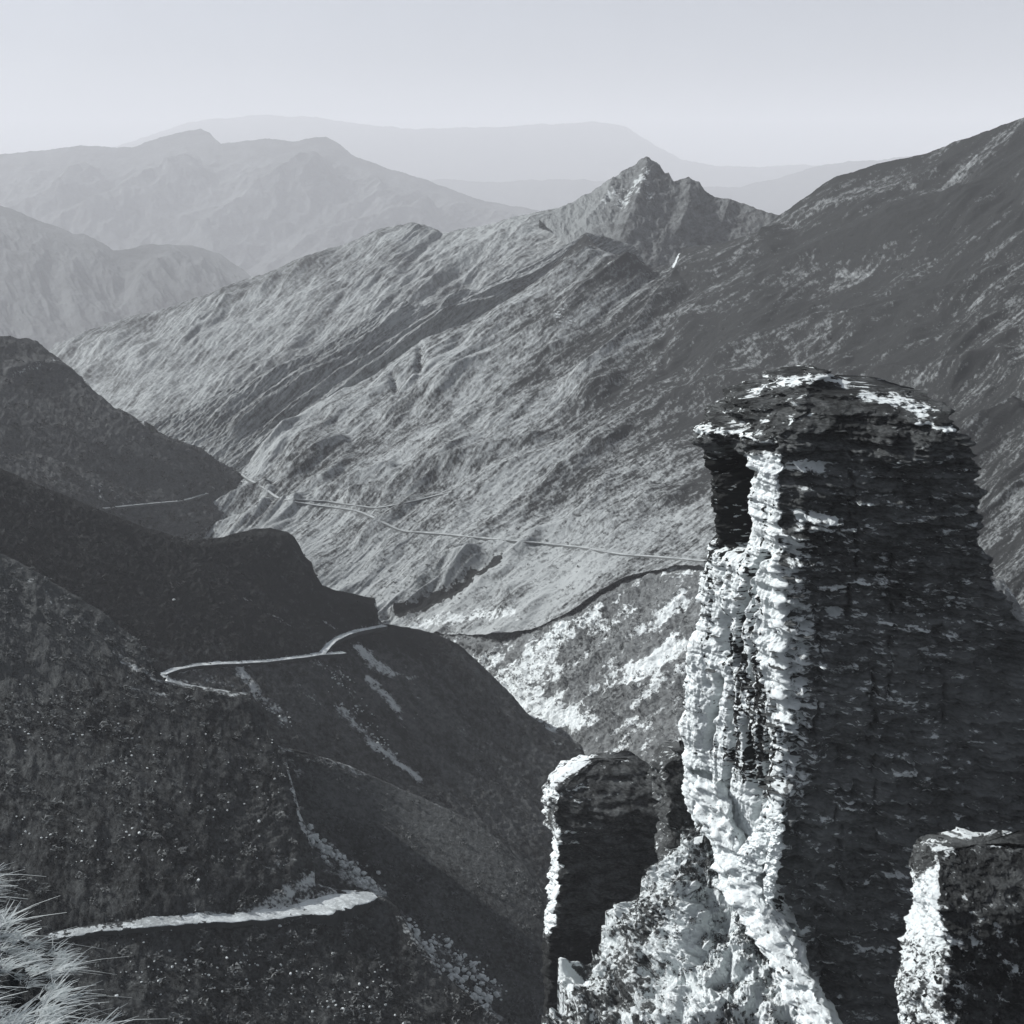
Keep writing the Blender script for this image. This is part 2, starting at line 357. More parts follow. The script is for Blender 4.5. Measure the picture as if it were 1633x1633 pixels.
# middle spur with dark gullied side
MIDG = [([(990,395),(870,440),(790,480),(705,510),(640,560),(560,620),(480,680),(410,730)], 13, 12),
        ([(930,385),(840,440),(770,470),(690,520),(600,585),(520,640),(430,700),(385,735)], 11, 10),
        ([(725,462),(700,500),(660,525),(610,560),(540,600),(470,650),(400,705)], 11, 10),
        ([(650,485),(600,530),(540,570),(460,610),(380,670),(360,700)], 12, 10),
        ([(560,575),(480,610),(420,650),(370,690)], 10, 9), ([(1000,430),(920,440),(850,490),(760,540),(690,585),(600,640),(520,700),(440,745)], 12, 11),
        ([(500,570),(430,600),(370,640),(330,680)], 11, 8)]
def rel_mid(px, py, P):
    c = fallcoord(px, py); wx = 5 * fbm(px / 40, py / 40, 2.2, 3)
    return 4.5 * ridged((c + wx) / 22, px / 150, 1.1, 4, .6) + 1.8 * fbm(px / 7, c / 4, 3.3, 4) + gullies(px + wx, py, MIDG)
sheet('Dmid', [(1010,392),(960,376),(935,372),(900,392),(850,418),(790,448),(762,462),(725,460),(705,478),(675,487),(655,486),(643,476),(630,482),(600,500),(550,528),(500,556),(440,586),(380,612),(330,638),(270,660),(230,672)],
      [(1060,470),(1010,470),(980,470),(950,475),(900,500),(850,540),(830,550),(800,560),(780,570),(750,580),(740,590),(730,600),(710,620),(680,640),(640,680),(600,710),(560,740),(520,760),(470,780),(430,790),(400,800)],
      rbf([(960,376,1060),(850,418,1040),(725,460,1020),(600,500,970),(440,586,890),(270,660,800),(1060,470,1060),(900,500,1050),(780,570,980),(640,680,860),(430,790,760),(400,740,760),(560,610,885)]),
      680, 260, M_spur, rel_mid, tone=tone_far, pale=lambda px, py: strokes(px, py, [([(620,500),(500,575),(380,625),(260,660)], 12, .12), ([(330,720),(380,700),(400,735)], 16, .35)], 4),
      dark=lambda px, py: strokes(px, py, [([(720,470),(640,530)], 12, .2), ([(860,520),(700,570),(560,650),(440,730)], 20, .32), ([(985,400),(860,450),(720,530)], 12, .28)], 6), jag=2, obj_name='mountainside')

# main slope
MAING = [([(1633,300),(1500,330),(1380,380),(1300,410),(1200,470),(1130,500),(1060,560)], 34, 9), ([(1250,350),(1220,400),(1150,440),(1090,460),(1020,540),(960,590),(880,640)], 30, 12),
         ([(1040,425),(990,440),(930,480),(890,520),(800,570),(720,610),(650,650)], 26, 9),
         ([(950,395),(900,430),(840,470),(760,515)], 16, 5), ([(1633,420),(1540,470),(1450,500),(1320,520),(1200,560),(1090,620)], 30, 8),
         ([(1280,600),(1150,620),(1040,650),(900,720),(780,770),(660,830)], 26, 7), ([(900,690),(780,730),(680,760),(600,790),(540,805)], 18, 8),
         ([(1000,820),(900,840),(800,880),(700,900),(640,940)], 16, 5), ([(780,885),(740,915),(700,940),(650,975),(620,985)], 12, 9), ([(1633,640),(1560,700),(1500,760)], 26, 10), ([(1633,560),(1500,600),(1380,600)], 22, 7),
         ([(560,700),(500,740),(440,760)], 14, 5), ([(640,740),(560,775),(500,800)], 13, 5), ([(520,800),(420,820),(330,850)], 16, 5), ([(440,780),(380,800),(310,830)], 13, 7)]
def rel_main(px, py, P):
    c = fallcoord(px, py); wx = 12 * fbm(px / 90, py / 70, 2.2, 3)
    loc = sstep(330, 700, py)
    am = .35 + .9 * sstep(-.25, .5, fbm(px / 130, c / 60, 4.4, 3))
    return (1.5 * ridged((c + wx * .3) / 9, px / 120, 2.1, 3, .6) + am * (9 + 4 * loc) * ridged((c + wx) / 64, px / 520, 1.1, 3, .42) + am * (2.4 + 2 * loc) * ridged((c + wx * .5) / 22, px / 210, 7.1, 2, .5) + 1.1 * fbm(px / 14, c / 4.5, 3.3, 4, .65)
            + 8 * fbm(px / 170, py / 100, 5.4, 2) + 2.4 * gullies(px + wx * .3, py, MAING)
            - strokes(px, py, [([(670,555),(672,580),(668,600)], 7, 10), ([(628,605),(632,628)], 6, 7), ([(620,990),(660,975),(700,955),(750,930)], 9, 9), ([(745,930),(790,905)], 8, 7), ([(1062,565),(1060,590)], 8, 5)]))
def tone_main(px, py):
    c = fallcoord(px, py); wx = 12 * fbm(px / 90, py / 70, 2.2, 3)
    v = .35 * (ridged((c + wx * .6) / 20, px / 150, 7.1, 3, .5) - .35) + .3 * (ridged((c + wx) / 60, px / 420, 1.1, 4, .5) - .35)
    v = v + (.8 * fbm(px / 18, (c + wx * .5) / 4.6, 8.3, 4, .68) + .6 * fbm(px / 4.5, py / 3.6, 1.3, 3, .7)) * (1 - .2 * sstep(850, 1250, px + (560 - py) * .6)) + .55 * fbm(px / 200, c / 40, 3.3, 4)
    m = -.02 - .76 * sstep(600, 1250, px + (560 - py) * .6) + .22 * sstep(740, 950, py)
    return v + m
def pale_main(px, py):
    return 1.3 * strokes(px, py, [([(1082,408),(1075,428)], 7, .85), ([(975,445),(960,458)], 8, .5), ([(915,490),(900,520)], 16, .5), ([(955,480),(935,510),(900,530)], 10, .45), ([(1035,428),(985,440)], 6, .3),
        ([(935,378),(960,402),(1000,418),(1050,426)], 8, .22), ([(940,385),(840,475),(740,520),(610,595)], 12, .18),
        ([(640,1020),(680,1000),(760,985),(820,985)], 15, .62), ([(720,770),(690,790)], 14, .3), ([(300,850),(380,835),(470,815)], 14, .35), ([(400,745),(480,690),(560,650)], 12, .2),
        ([(880,960),(1000,900),(1100,880)], 26, .2), ([(1075,600),(1068,612)], 5, .4), ([(1040,530),(1020,560)], 10, .3)], 5) + .10 * sstep(560, 900, py) * sstep(1150, 700, px)
def dark_main(px, py):  # first strokes paint gully shadows and shaded knob sides into the colour
    return (strokes(px, py, [([(640,985),(700,960),(750,935)], 10, 1.3), ([(750,930),(800,902)], 8, 1.2), ([(672,560),(670,595)], 10, .6), ([(628,610),(634,630)], 7, .5), ([(1240,360),(1150,440),(1060,530),(950,620)], 26, .18),
        ([(380,750),(398,765),(385,780)], 8, .4), ([(240,845),(290,815),(330,795),(380,780)], 9, .5), ([(650,780),(560,800),(500,808)], 6, .35), ([(1480,725),(1530,690),(1580,660)], 14, .45), ([(1370,608),(1440,590)], 10, .5), ([(1020,440),(960,460),(900,480)], 10, .35), ([(880,340),(930,350)],10,.2)], 5)
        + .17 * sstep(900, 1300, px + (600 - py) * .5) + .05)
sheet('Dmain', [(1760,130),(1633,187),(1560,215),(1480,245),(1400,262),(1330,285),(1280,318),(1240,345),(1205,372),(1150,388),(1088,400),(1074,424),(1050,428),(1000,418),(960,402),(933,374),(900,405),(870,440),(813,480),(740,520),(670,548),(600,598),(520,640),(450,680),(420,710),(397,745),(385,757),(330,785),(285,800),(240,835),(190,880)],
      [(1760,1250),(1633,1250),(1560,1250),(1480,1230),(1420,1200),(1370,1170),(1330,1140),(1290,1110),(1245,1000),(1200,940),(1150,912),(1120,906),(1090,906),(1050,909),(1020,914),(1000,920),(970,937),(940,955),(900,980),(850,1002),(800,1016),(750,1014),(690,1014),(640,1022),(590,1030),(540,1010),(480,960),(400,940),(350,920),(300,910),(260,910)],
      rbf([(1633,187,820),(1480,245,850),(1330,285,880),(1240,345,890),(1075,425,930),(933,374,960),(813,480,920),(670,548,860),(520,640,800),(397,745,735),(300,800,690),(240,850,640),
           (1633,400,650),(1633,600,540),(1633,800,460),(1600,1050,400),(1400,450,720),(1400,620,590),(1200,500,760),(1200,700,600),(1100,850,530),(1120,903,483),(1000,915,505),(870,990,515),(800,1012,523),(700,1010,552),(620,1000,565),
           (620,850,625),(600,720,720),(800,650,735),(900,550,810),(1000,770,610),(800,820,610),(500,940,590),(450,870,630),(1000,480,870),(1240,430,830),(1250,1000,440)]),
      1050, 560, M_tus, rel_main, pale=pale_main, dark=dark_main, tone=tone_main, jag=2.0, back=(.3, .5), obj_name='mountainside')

# left mid hill
sheet('E', [(-120,528),(0,537),(30,541),(60,545),(75,560),(100,580),(130,602),(135,612),(180,650),(210,662),(240,690),(280,702),(320,716),(345,735),(380,755),(400,766)],
      [(-120,860),(0,860),(30,865),(60,870),(75,875),(100,880),(130,885),(150,890),(180,890),(210,890),(240,880),(280,860),(320,850),(345,830),(385,800),(410,775)],
      times(plane(30, -12, 380, 755, 722), [(0,537,1.0),(380,755,1),(0,800,1),(200,860,1),(160,700,.99),(100,600,1.0)]), 480, 300, M_shade,
      lambda px, py, P: 7 * ridged((py - .62 * px) / 60, px / 190, 1.9, 5, .6) + 2 * fbm(px / 9, py / 9, 3.3, 4) + gullies(px, py, [([(0,600),(60,585),(130,600)], 14, 8), ([(0,700),(120,740),(260,790)], 30, -7)]),
      pale=lambda px, py: strokes(px, py, [([(20,603),(60,588),(110,575)], 5, .35), ([(0,725),(100,770),(200,800)], 18, .22), ([(160,775),(158,795)], 3, .5)], 3) + .05, jag=3.2, obj_name='hillside')

# black spur with the upper road
FI_A = [(-120,690),(0,748),(80,782),(160,815),(230,842),(300,862),(345,860),(380,850),(405,846),(430,845),(455,850),(466,857),(476,872),(485,890),(496,900),(500,915),(512,936),(535,945),(560,950),(580,955),(597,957),(600,972),(602,990),(612,998),(660,1003),(700,1015),(730,1030),(760,1056),(790,1085),(820,1115),(840,1140),(870,1166),(900,1180),(925,1192),(945,1230),(960,1330)]
FI_B = [(-120,1000),(-60,1010),(0,1020),(40,1060),(80,1100),(120,1140),(150,1160),(170,1170),(190,1180),(210,1200),(230,1210),(240,1220),(250,1230),(260,1240),(280,1260),(300,1270),(320,1280),(340,1290),(370,1300),(390,1310),(410,1320),(430,1330),(450,1340),(470,1350),(520,1370),(560,1390),(600,1410),(640,1430),(680,1450),(720,1470),(760,1490),(800,1500),(840,1510),(870,1520),(900,1540),(920,1560)]
def tone_FI(px, py): return .75 * fbm(px / 7, py / 7, 2.2, 4, .7) + .5 * fbm((py - 1.0 * px) / 26, (px + py) / 90, 6.6, 4, .6) - .75 + .7 * sstep(1010, 1080, py)
def rel_FI(px, py, P):
    return (5 * ridged((py - 1.0 * px) / 55, (px + py) / 260, 1.9, 5, .6) + 1.8 * fbm(px / 8, py / 8, 3.3, 4) - strokes(px, py, [([(610,1002),(560,1010),(530,1022),(514,1040),(440,1054),(330,1060),(262,1074)], 9, 3)])
        + strokes(px, py, [([(430,850),(470,880),(500,930),(590,975)], 26, 7)]))
sheet('FI', FI_A, [FI_B[min(i, len(FI_B) - 1)] for i in range(len(FI_A))] if len(FI_B) >= len(FI_A) else FI_B + [(940,1560)],
      times(plane(32, -22, 510, 1045, 400), [(0,748,1),(430,845,1.0),(598,958,1.02),(510,1045,1),(255,1080,1),(925,1192,1.03),(900,1450,1),(435,1300,1),(760,1056,1.03),(0,950,1)]), 620, 460, M_shade, rel_FI, tone=tone_FI,
      pale=lambda px, py: strokes(px, py, [([(570,1035),(600,1062),(622,1074)], 10, .95), ([(585,1085),(610,1105),(634,1134)], 8, .95), ([(380,1062),(395,1090),(412,1115)], 9, .95), ([(412,1112),(440,1135),(452,1150)], 12, .62),
          ([(590,1190),(610,1200),(640,1222),(668,1240)], 8, .95), ([(540,1130),(575,1165),(600,1195)], 9, .7), ([(620,1072),(665,1085)], 5, .45), ([(270,1085),(310,1095),(350,1105),(390,1112)], 9, .42), ([(300,1075),(340,1085),(370,1100)], 12, .35), ([(500,1055),(545,1075),(560,1110)], 16, .33), ([(612,999),(560,1010),(525,1026),(514,1045),(440,1056),(330,1062),(262,1076)], 5, .62), ([(262,1080),(300,1096),(400,1112)], 4, .6), ([(640,1080),(740,1180),(820,1260)], 40, .16),
          ([(450,1080),(490,1110),(520,1130)], 5, .35), ([(385,955),(430,985),(460,1000)], 5, .33), ([(515,990),(535,1008)], 4, .45), ([(640,1150),(650,1180)], 5, .4), ([(600,955),(605,990)], 5, .6), ([(880,1185),(925,1195)], 4, .5), ([(845,1120),(800,1150)], 4, .2)], 5),
      jag=2.2, obj_name='hillside')
# spur between the roads
sheet('J', [(405,1150),(420,1172),(435,1190),(470,1198),(500,1206),(530,1215),(560,1226),(600,1243),(640,1262),(670,1274),(700,1287),(730,1300),(760,1316),(800,1345),(840,1385),(870,1440),(900,1500),(930,1560),(960,1700)],
      [(380,1300),(390,1330),(400,1370),(420,1420),(440,1450),(460,1500),(480,1540),(500,1590),(520,1620),(560,1670),(600,1700),(640,1720),(680,1740),(720,1750),(760,1760),(800,1770),(830,1780),(850,1790),(900,1800)],
      times(plane(29, -20, 640, 1350, 252), [(435,1190,1.0),(640,1262,1.03),(800,1345,1.02),(640,1500,1),(850,1600,1),(500,1400,1)]), 460, 460, M_shade,
      lambda px, py, P: 3 * ridged((py - .8 * px) / 90, (px + py) / 360, 1.9, 3, .5) + .7 * fbm(px / 9, py / 9, 3.3, 4), tone=lambda px, py: .7 * fbm(px / 7, py / 7, 2.2, 4, .7) + .3 * fbm(px / 60, py / 60, 2.2, 3) - .1 + .75 * strokes(px, py, [([(560,1245),(700,1310),(850,1420)], 60, .45)]),
      pale=lambda px, py: strokes(px, py, [([(435,1190),(470,1202),(520,1215),(580,1236)], 7, .5), ([(495,1335),(530,1365),(560,1390),(600,1425)], 14, .7), ([(480,1320),(500,1345),(540,1375)], 8, .55), ([(530,1380),(570,1410),(605,1428)], 14, .62), ([(640,1475),(670,1510),(700,1540),(740,1575)], 13, .55), ([(690,1500),(740,1540),(790,1580)], 12, .5), ([(740,1585),(790,1620),(830,1640)], 8, .45), ([(456,1215),(475,1235)], 8, .5)], 6) + .12 * strokes(px, py, [([(600,1260),(760,1340),(850,1430)], 60, 1)]),
      jag=2, obj_name='hillside')
# near left hill, both sides of the lower road
GH_A = [(-120,800),(0,885),(50,912),(100,940),(150,972),(200,1010),(235,1048),(252,1076),(262,1090),(300,1097),(350,1105),(400,1112),(420,1140),(430,1180),(452,1205),(458,1230),(466,1262),(474,1300),(484,1325),(492,1350),(497,1385),(500,1415),(530,1424),(570,1430),(602,1430),(632,1450),(645,1475),(665,1510),(700,1552),(740,1590),(800,1636),(880,1720)]
GH_B = [(-140,880),(-140,900),(-140,920),(-140,950),(-140,980),(-140,1010),(-140,1050),(-140,1090),(-140,1130),(-140,1170),(-140,1210),(-140,1250),(-140,1300),(-140,1340),(-140,1380),(-140,1420),(-140,1470),(-140,1520),(-140,1570),(-140,1620),(-140,1680),(-140,1740),(-90,1760),(-30,1760),(40,1760),(100,1760),(160,1760),(230,1760),(320,1760),(420,1760),(560,1760),(760,1760)]
LOWROAD = [(60,1502),(100,1494),(160,1482),(230,1474),(300,1468),(360,1465),(420,1461),(470,1452),(520,1444),(560,1437),(596,1430)]
def tone_GH(px, py): return .8 * fbm(px / 8, py / 8, 2.2, 4, .7) + .4 * fbm(px / 50, py / 50, 6.6, 3, .6) - .1 + .55 * sstep(1150, 950, py) + .3 * sstep(180, 0, px) * sstep(1350, 1200, py)
def rel_GH(px, py, P):
    rl = np.interp(px, [q[0] for q in LOWROAD], [q[1] for q in LOWROAD])
    m = (px > 60) & (px < 610)
    cut = np.where(m, -4 * np.exp(-((py - rl + 4) / 12.) ** 2) , 0)
    bluff = 7 * sstep(300, 470, px) * sstep(1180, 1330, py) * sstep(rl - 6, rl - 60, py) - 26 * sstep(505, 480, px) * 0
    return 8 * ridged((py - .5 * px) / 130, px / 110, 1.9, 4, .5) + 1.3 * fbm(px / 10, py / 14, 3.3, 5, .6) + 5 * np.clip(fbm(px / 34, py / 40, 8.8, 3), 0, 1) + cut + bluff * (1 + .4 * fbm(px / 14, py / 6, 2.2, 3))
sheet('GH', GH_A, GH_B, times(plane(28, -20, 450, 1460, 200), [(0,885,1.0),(255,1080,1),(498,1400,1.0),(600,1430,1.0),(800,1633,1),(0,1633,1),(0,1300,1),(250,1300,.985),(250,1600,.985)]), 720, 520, M_near, rel_GH, tone=tone_GH,
      pale=lambda px, py: strokes(px, py, [([(190,1050),(225,1075),(255,1088)], 6, .55), ([(205,1100),(240,1108),(265,1112)], 4, .5), ([(258,1086),(300,1096),(390,1112)], 5, .6), ([(455,1210),(462,1250),(470,1290),(480,1325),(490,1345)], 4, .75), ([(490,1345),(496,1380)], 3, .5),
          ([(410,1455),(460,1430),(500,1405),(530,1415)], 16, .8), ([(300,1466),(380,1455),(440,1448)], 7, .45), ([(160,1482),(250,1462),(300,1462)], 7, .33), ([(425,1390),(460,1380)], 14, .33), ([(60,1500),(160,1480),(300,1464),(420,1457)], 10, .5), ([(400,1456),(520,1438),(596,1430)], 9, .8), ([(470,1440),(530,1425)], 14, .62), ([(160,1190),(210,1260),(230,1330)], 40, .2), ([(180,1210),(225,1300)], 22, .22), ([(30,915),(80,960),(140,1000),(200,1050)], 12, .27), ([(0,880),(0,1000)], 30, .1),
          ([(640,1470),(665,1510),(700,1550)], 10, .55), ([(400,1395),(440,1370)], 10, .25), ([(205,1540),(230,1600)], 24, .2), ([(380,1500),(400,1530)], 10, .25), ([(260,1540),(240,1640)], 20, .17)], 5),
      jag=2.0, edge_fade=.6, obj_name='hillside')
# bare eroded cliff
K_A = [(560,1020),(610,1012),(650,1010),(700,1006),(730,1006),(760,1010),(800,1012),(835,1003),(870,990),(920,965),(960,938),(1000,915),(1030,905),(1060,902),(1120,900),(1260,896)]
K_B = [(640,1200),(680,1210),(720,1220),(760,1250),(790,1270),(820,1290),(850,1310),(880,1330),(900,1340),(930,1350),(960,1360),(1000,1370),(1050,1370),(1100,1370),(1160,1370),(1260,1360)]
def rel_K(px, py, P):
    c = py + .75 * px
    lip = np.interp(px, [q[0] for q in K_A], [q[1] for q in K_A])
    return 9 * ridged(c / 34, (py - px) / 90, 1.1, 5, .62) + 3 * fbm(px / 8, py / 8, 3.3, 5, .6) - (5 + 5 * fbm(px / 9, 1.1, 2.2, 3)) * np.exp(-((py - lip - 9) / 8.) ** 2) * sstep(690, 800, px) + 3 * ridged(px / 12, py / 60, 4.2, 3) + gullies(px, py, [([(1110,930),(1040,990),(960,1050),(880,1110)], 22, 9), ([(1090,1060),(1010,1110),(950,1150),(925,1190)], 30, 12), ([(1010,940),(920,1000),(850,1050)], 20, 8)])
sheet('K', K_A, K_B, times(plane(38, -150, 925, 1190, 452), [(640,1010,1),(1120,900,1),(925,1190,1),(1100,1300,1),(760,1010,1.0),(1000,1100,1)]), 560, 400, M_cliff, rel_K,
      pale=lambda px, py: strokes(px, py, [([(905,1010),(880,1030),(850,1045)], 20, .75), ([(870,1060),(830,1080),(810,1100)], 26, .7), ([(1075,1030),(1050,1060),(1020,1085)], 20, .85), ([(850,1120),(890,1145),(925,1160)], 24, .8), ([(1090,960),(1060,990)], 14, .4), ([(700,1020),(715,1040),(770,1060)], 8, .3), ([(1060,920),(1100,915)], 10, .4), ([(960,980),(920,1000)], 10, .4), ([(790,1075),(830,1130),(880,1165)], 26, .5)], 8) + .24 + .02 + .62 * fbm((py + .75 * px) / 20, (py - px) / 90, 5.5, 3, .5),
      dark=lambda px, py: strokes(px, py, [([(700,1015),(760,1018),(800,1022),(870,1000),(920,975),(1000,925),(1060,908)], 7, .65), ([(720,1030),(790,1045)], 14, .5), ([(1090,980),(1110,1010)], 13, .5), ([(1100,940),(1000,1000),(880,1050)], 9, .35), ([(950,1130),(1000,1100)], 8, .4)], 6) + .24 * sstep(1040, 1110, py + (px - 1000) * .35) * sstep(930, 1000, px) + .12,
      jag=1.6, obj_name='eroded_cliff')
# slope right of the pillar
sheet('Rt', [(1540,905),(1583,922),(1600,928),(1618,955),(1640,990),(1700,1050),(1780,1120)], [(1500,1400),(1540,1400),(1560,1400),(1580,1400),(1620,1400),(1700,1400),(1780,1400)],
      rbf([(1540,905,240),(1640,990,235),(1780,1120,230),(1540,1400,190),(1700,1400,185)]), 160, 200, M_cliff, lambda px, py, P: 8 * ridged(px / 40, py / 60, 1.1, 5) + 3 * fbm(px / 8, py / 8, 3.3, 4),
      pale=lambda px, py: strokes(px, py, [([(1585,925),(1605,935),(1640,990)], 9, .4)], 3), dark=lambda px, py: .35 + 0 * px, jag=2, obj_name='hillside')
# rubble slope at the foot of the pillar
def rel_rub(px, py, P):
    wx = 14 * fbm(px / 30, py / 30, 7.7, 3); wy = 14 * fbm(px / 30, py / 30, 3.7, 3)
    b = np.tanh(3.5 * perlin((px + wx) / 40, (py + wy) / 46, 1.5)); b2 = np.tanh(3.5 * perlin((px + wx) / 17, (py + wy) / 20, 6.5))
    return 20 * b + 9 * b2 + 7 * ridged((px + wx * .5) / 9, (py + wy * .5) / 11, 3.3, 4, .65) + 3 * fbm(px / 4, py / 4, 3.3, 3, .6) + 22 * fbm(px / 110, py / 110, 2.2, 2)
sheet('M', [(1120,1285),(1105,1308),(1085,1335),(1062,1375),(1030,1400),(1000,1440),(960,1490),(930,1530),(900,1543),(892,1570),(903,1592),(885,1615),(860,1645),(850,1760)],
      [(1150,1300),(1170,1330),(1190,1370),(1200,1420),(1220,1450),(1240,1490),(1260,1520),(1290,1560),(1310,1600),(1320,1640),(1335,1670),(1340,1700),(1345,1730),(1350,1800)],
      rbf([(1110,1310,117),(1150,1400,114),(1200,1480,111),(1300,1640,104),(893,1570,120),(1000,1440,121),(1100,1560,110),(1000,1640,110),(860,1650,114),(1100,1420,114)]), 420, 420, M_rub, rel_rub,
      pale=lambda px, py: strokes(px, py, [([(1140,1470),(1120,1530),(1110,1580)], 60, .72), ([(1180,1540),(1230,1600),(1260,1650)], 40, .6), ([(903,1555),(905,1580)], 12, .7), ([(1090,1340),(1040,1420),(960,1500),(930,1570)], 20, .22), ([(1000,1620),(1060,1633)], 20, .25)], 8) + .5,
      dark=lambda px, py: strokes(px, py, [([(1000,1590),(980,1570),(950,1580)], 24, .4), ([(1180,1480),(1215,1520),(1270,1590),(1300,1640)], 9, .6)], 6) + .1, jag=6, nb=14, back=(.1, 1.2), edge_fade=.8, obj_name='rubble_slope')  # narrow dark stroke paints the shadow line beside the fin
# near bank under the tussocks
sheet('P', [(-90,1380),(-30,1400),(0,1425),(15,1450),(28,1480),(45,1500),(80,1515),(110,1545),(135,1590),(150,1640),(165,1760)],
      [(-120,1500),(-110,1520),(-100,1540),(-90,1560),(-80,1590),(-70,1620),(-60,1650),(-50,1700),(-40,1740),(-20,1780),(0,1820)],
      rbf([(-60,1390,25),(30,1480,24),(150,1640,21),(-60,1700,17),(100,1700,20)]), 120, 120, M_near, lambda px, py, P: 8 * fbm(px / 20, py / 20, 1.1, 5), jag=3, nb=12, back=(.25, 1.3), obj_name='near_bank')

# ------------------------------------------------------------------ rock towers
def curve(pts, y): return np.interp(y, [p[0] for p in pts], [p[1] for p in pts])
def tower(name, Y0, top, bot, Lc, Cc, Rc, dL, dC, dR, thick, nr, nn, mat, disp, pale, dark=None, jit=1.0, parent=None, tone=None):
    """free-standing stack: horizontal slices between a left edge, a lit/unlit corner and a right edge"""
    def zof(py):                     # height of the point of the Y0 plane seen at py
        r = ray(np.full(np.shape(py), CPX), py); return r[..., 2] / r[..., 1] * Y0
    pn = np.linspace(top, bot, nr); z = zof(pn)
    def edge(cv, dd, seed):
        Y = Y0 + curve(dd, pn); t = Y * cp - z * sp; v = Y * sp + z * cp
        py = CPX - FPX * v / t; px = curve(cv, py) + jit * fbm(py / 9., seed, .5, 4, .6) * 4 + jit * (2.2 if seed < 2 else 5) * np.tanh(4 * perlin(py / 16., seed, 3.5)) + (jit * 40 * perlin(pn / 11., 4.4, 1.5) * sstep(pn[0] + 75, pn[0] + 30, pn) if seed == 5. and nr > 500 else 0)
        return (px - CPX) / FPX * t, Y
    lx, ly = edge(Lc, dL, 1.); cx, cy = edge(Cc, dC, 5.); rx, ry = edge(Rc, dR, 9.)
    cx = np.clip(cx, lx + .05, rx - .05)
    th = curve(thick, pn)
    k1, k2, k3 = int(nn * .34), int(nn * .46), nn - int(nn * .34) - int(nn * .46)
    ring = []
    def lerp(a, b, n): 
        u = np.linspace(0, 1, n, endpoint=False)[None]; return a[:, None] * (1 - u) + b[:, None] * u
    bx1, by1 = rx - .2 * (rx - lx), ry + th; bx2, by2 = lx + .2 * (rx - lx), ly + th
    X = np.concatenate([lerp(lx, cx, k1), lerp(cx, rx, k2), lerp(rx, bx1, k3 // 4), lerp(bx1, bx2, k3 // 2), lerp(bx2, lx, k3 - k3 // 4 - k3 // 2)], 1)
    Y = np.concatenate([lerp(ly, cy, k1), lerp(cy, ry, k2), lerp(ry, by1, k3 // 4), lerp(by1, by2, k3 // 2), lerp(by2, ly, k3 - k3 // 4 - k3 // 2)], 1)
    Z = np.repeat(z[:, None], X.shape[1], 1)
    for _ in range(3):
        X = .25 * np.roll(X, 1, 1) + .5 * X + .25 * np.roll(X, -1, 1); Y = .25 * np.roll(Y, 1, 1) + .5 * Y + .25 * np.roll(Y, -1, 1)
    P = np.stack([X, Y, Z], -1)
    tu = np.roll(P, -1, 1) - np.roll(P, 1, 1); n = np.stack([tu[..., 1], -tu[..., 0], 0 * tu[..., 0]], -1)
    n /= np.linalg.norm(n, axis=-1)[..., None] + 1e-9
    cen = P.mean(1, keepdims=True); n *= np.sign(((P - cen) * n).sum(-1).mean())
    for _ in range(6): n = .25 * np.roll(n, 1, 1) + .5 * n + .25 * np.roll(n, -1, 1)
    px, py, t = project(P)
    d = disp(P, px, py, n)
    P = P + n * d[..., None]
    capc = P[0].mean(0)
    V = np.concatenate([capc[None], P.reshape(-1, 3)])
    at = {'pale': np.concatenate([[0], pale(px, py, P, n).ravel()]), 'dark': np.concatenate([[0], (dark(px, py, P, n) if dark else np.zeros(px.shape)).ravel()])}
    nc = P.shape[1]
    Fq = grid_faces(nr, nc, True) + 1
    at['tone'] = np.concatenate([[0], (tone or t_low)(px, py, P, n).ravel()])
    cap = np.stack([np.zeros(nc, int), 1 + (np.arange(nc) + 1) % nc, 1 + np.arange(nc), 1 + np.arange(nc)], -1)
    me = bpy.data.meshes.new(name)
    F3 = np.concatenate([Fq[:, [0, 1, 2]], Fq[:, [0, 2, 3]], cap[:, :3]])
    o = mesh_np(name, V, F3[:, ::-1] if False else F3, mat, at, parent=parent)
    return o, P, n, px, py
def strata(P, s=1.0, a=1.0, seed=0.0):
    j = np.tanh(6 * perlin(P[..., 0] / (1.8 * s), P[..., 1] / (1.8 * s) + 3, P[..., 2] / (6 * s) + seed))
    zz = P[..., 2] + .06 * P[..., 0]
    led = perlin(P[..., 0] / (5 * s), P[..., 1] / (5 * s) + seed, zz / (.8 * s)); led = np.tanh(led * 5)
    led2 = np.tanh(4 * perlin(P[..., 0] / (2.2 * s), P[..., 1] / (2.2 * s) + seed, zz / (.3 * s)))
    big = fbm(P[..., 0] / (6 * s), P[..., 1] / (6 * s) + seed, zz / (5 * s), 3)
    return a * (.16 * j + .30 * led + .15 * led2 + .8 * big + .16 * fbm(P[..., 0] / (.7 * s), P[..., 1] / (.7 * s), zz / (.25 * s), 4, .6))

def blocky(P, s=1.0, a=1.0, seed=0.0):
    x, y, z = P[..., 0] / s, P[..., 1] / s, P[..., 2] / s
    q = .9 * perlin(x / 2.6, y / 2.6 + seed, z / 1.3) + .5 * perlin(x / 1.1, y / 1.1 + seed, z / .55 + 5)
    w = .45 * perlin(x / .7 + 3, y / .7, z / .35 + seed)
    st = .34; k = (q + w * .35) / st; fl = np.floor(k); fr = k - fl
    return a * (st * (fl + sstep(.38, .62, fr)) * .8 + .3 * w + .14 * perlin(x / .28, y / .28, z / .16))
def empty(name, loc):
    o = bpy.data.objects.new(name, None); COL.objects.link(o); o.location = loc; return o
def adopt(root, o):
    o.parent = root; o.matrix_parent_inverse = root.matrix_world.inverted() if False else __import__('mathutils').Matrix.Translation(-Vector(root.location)); return o

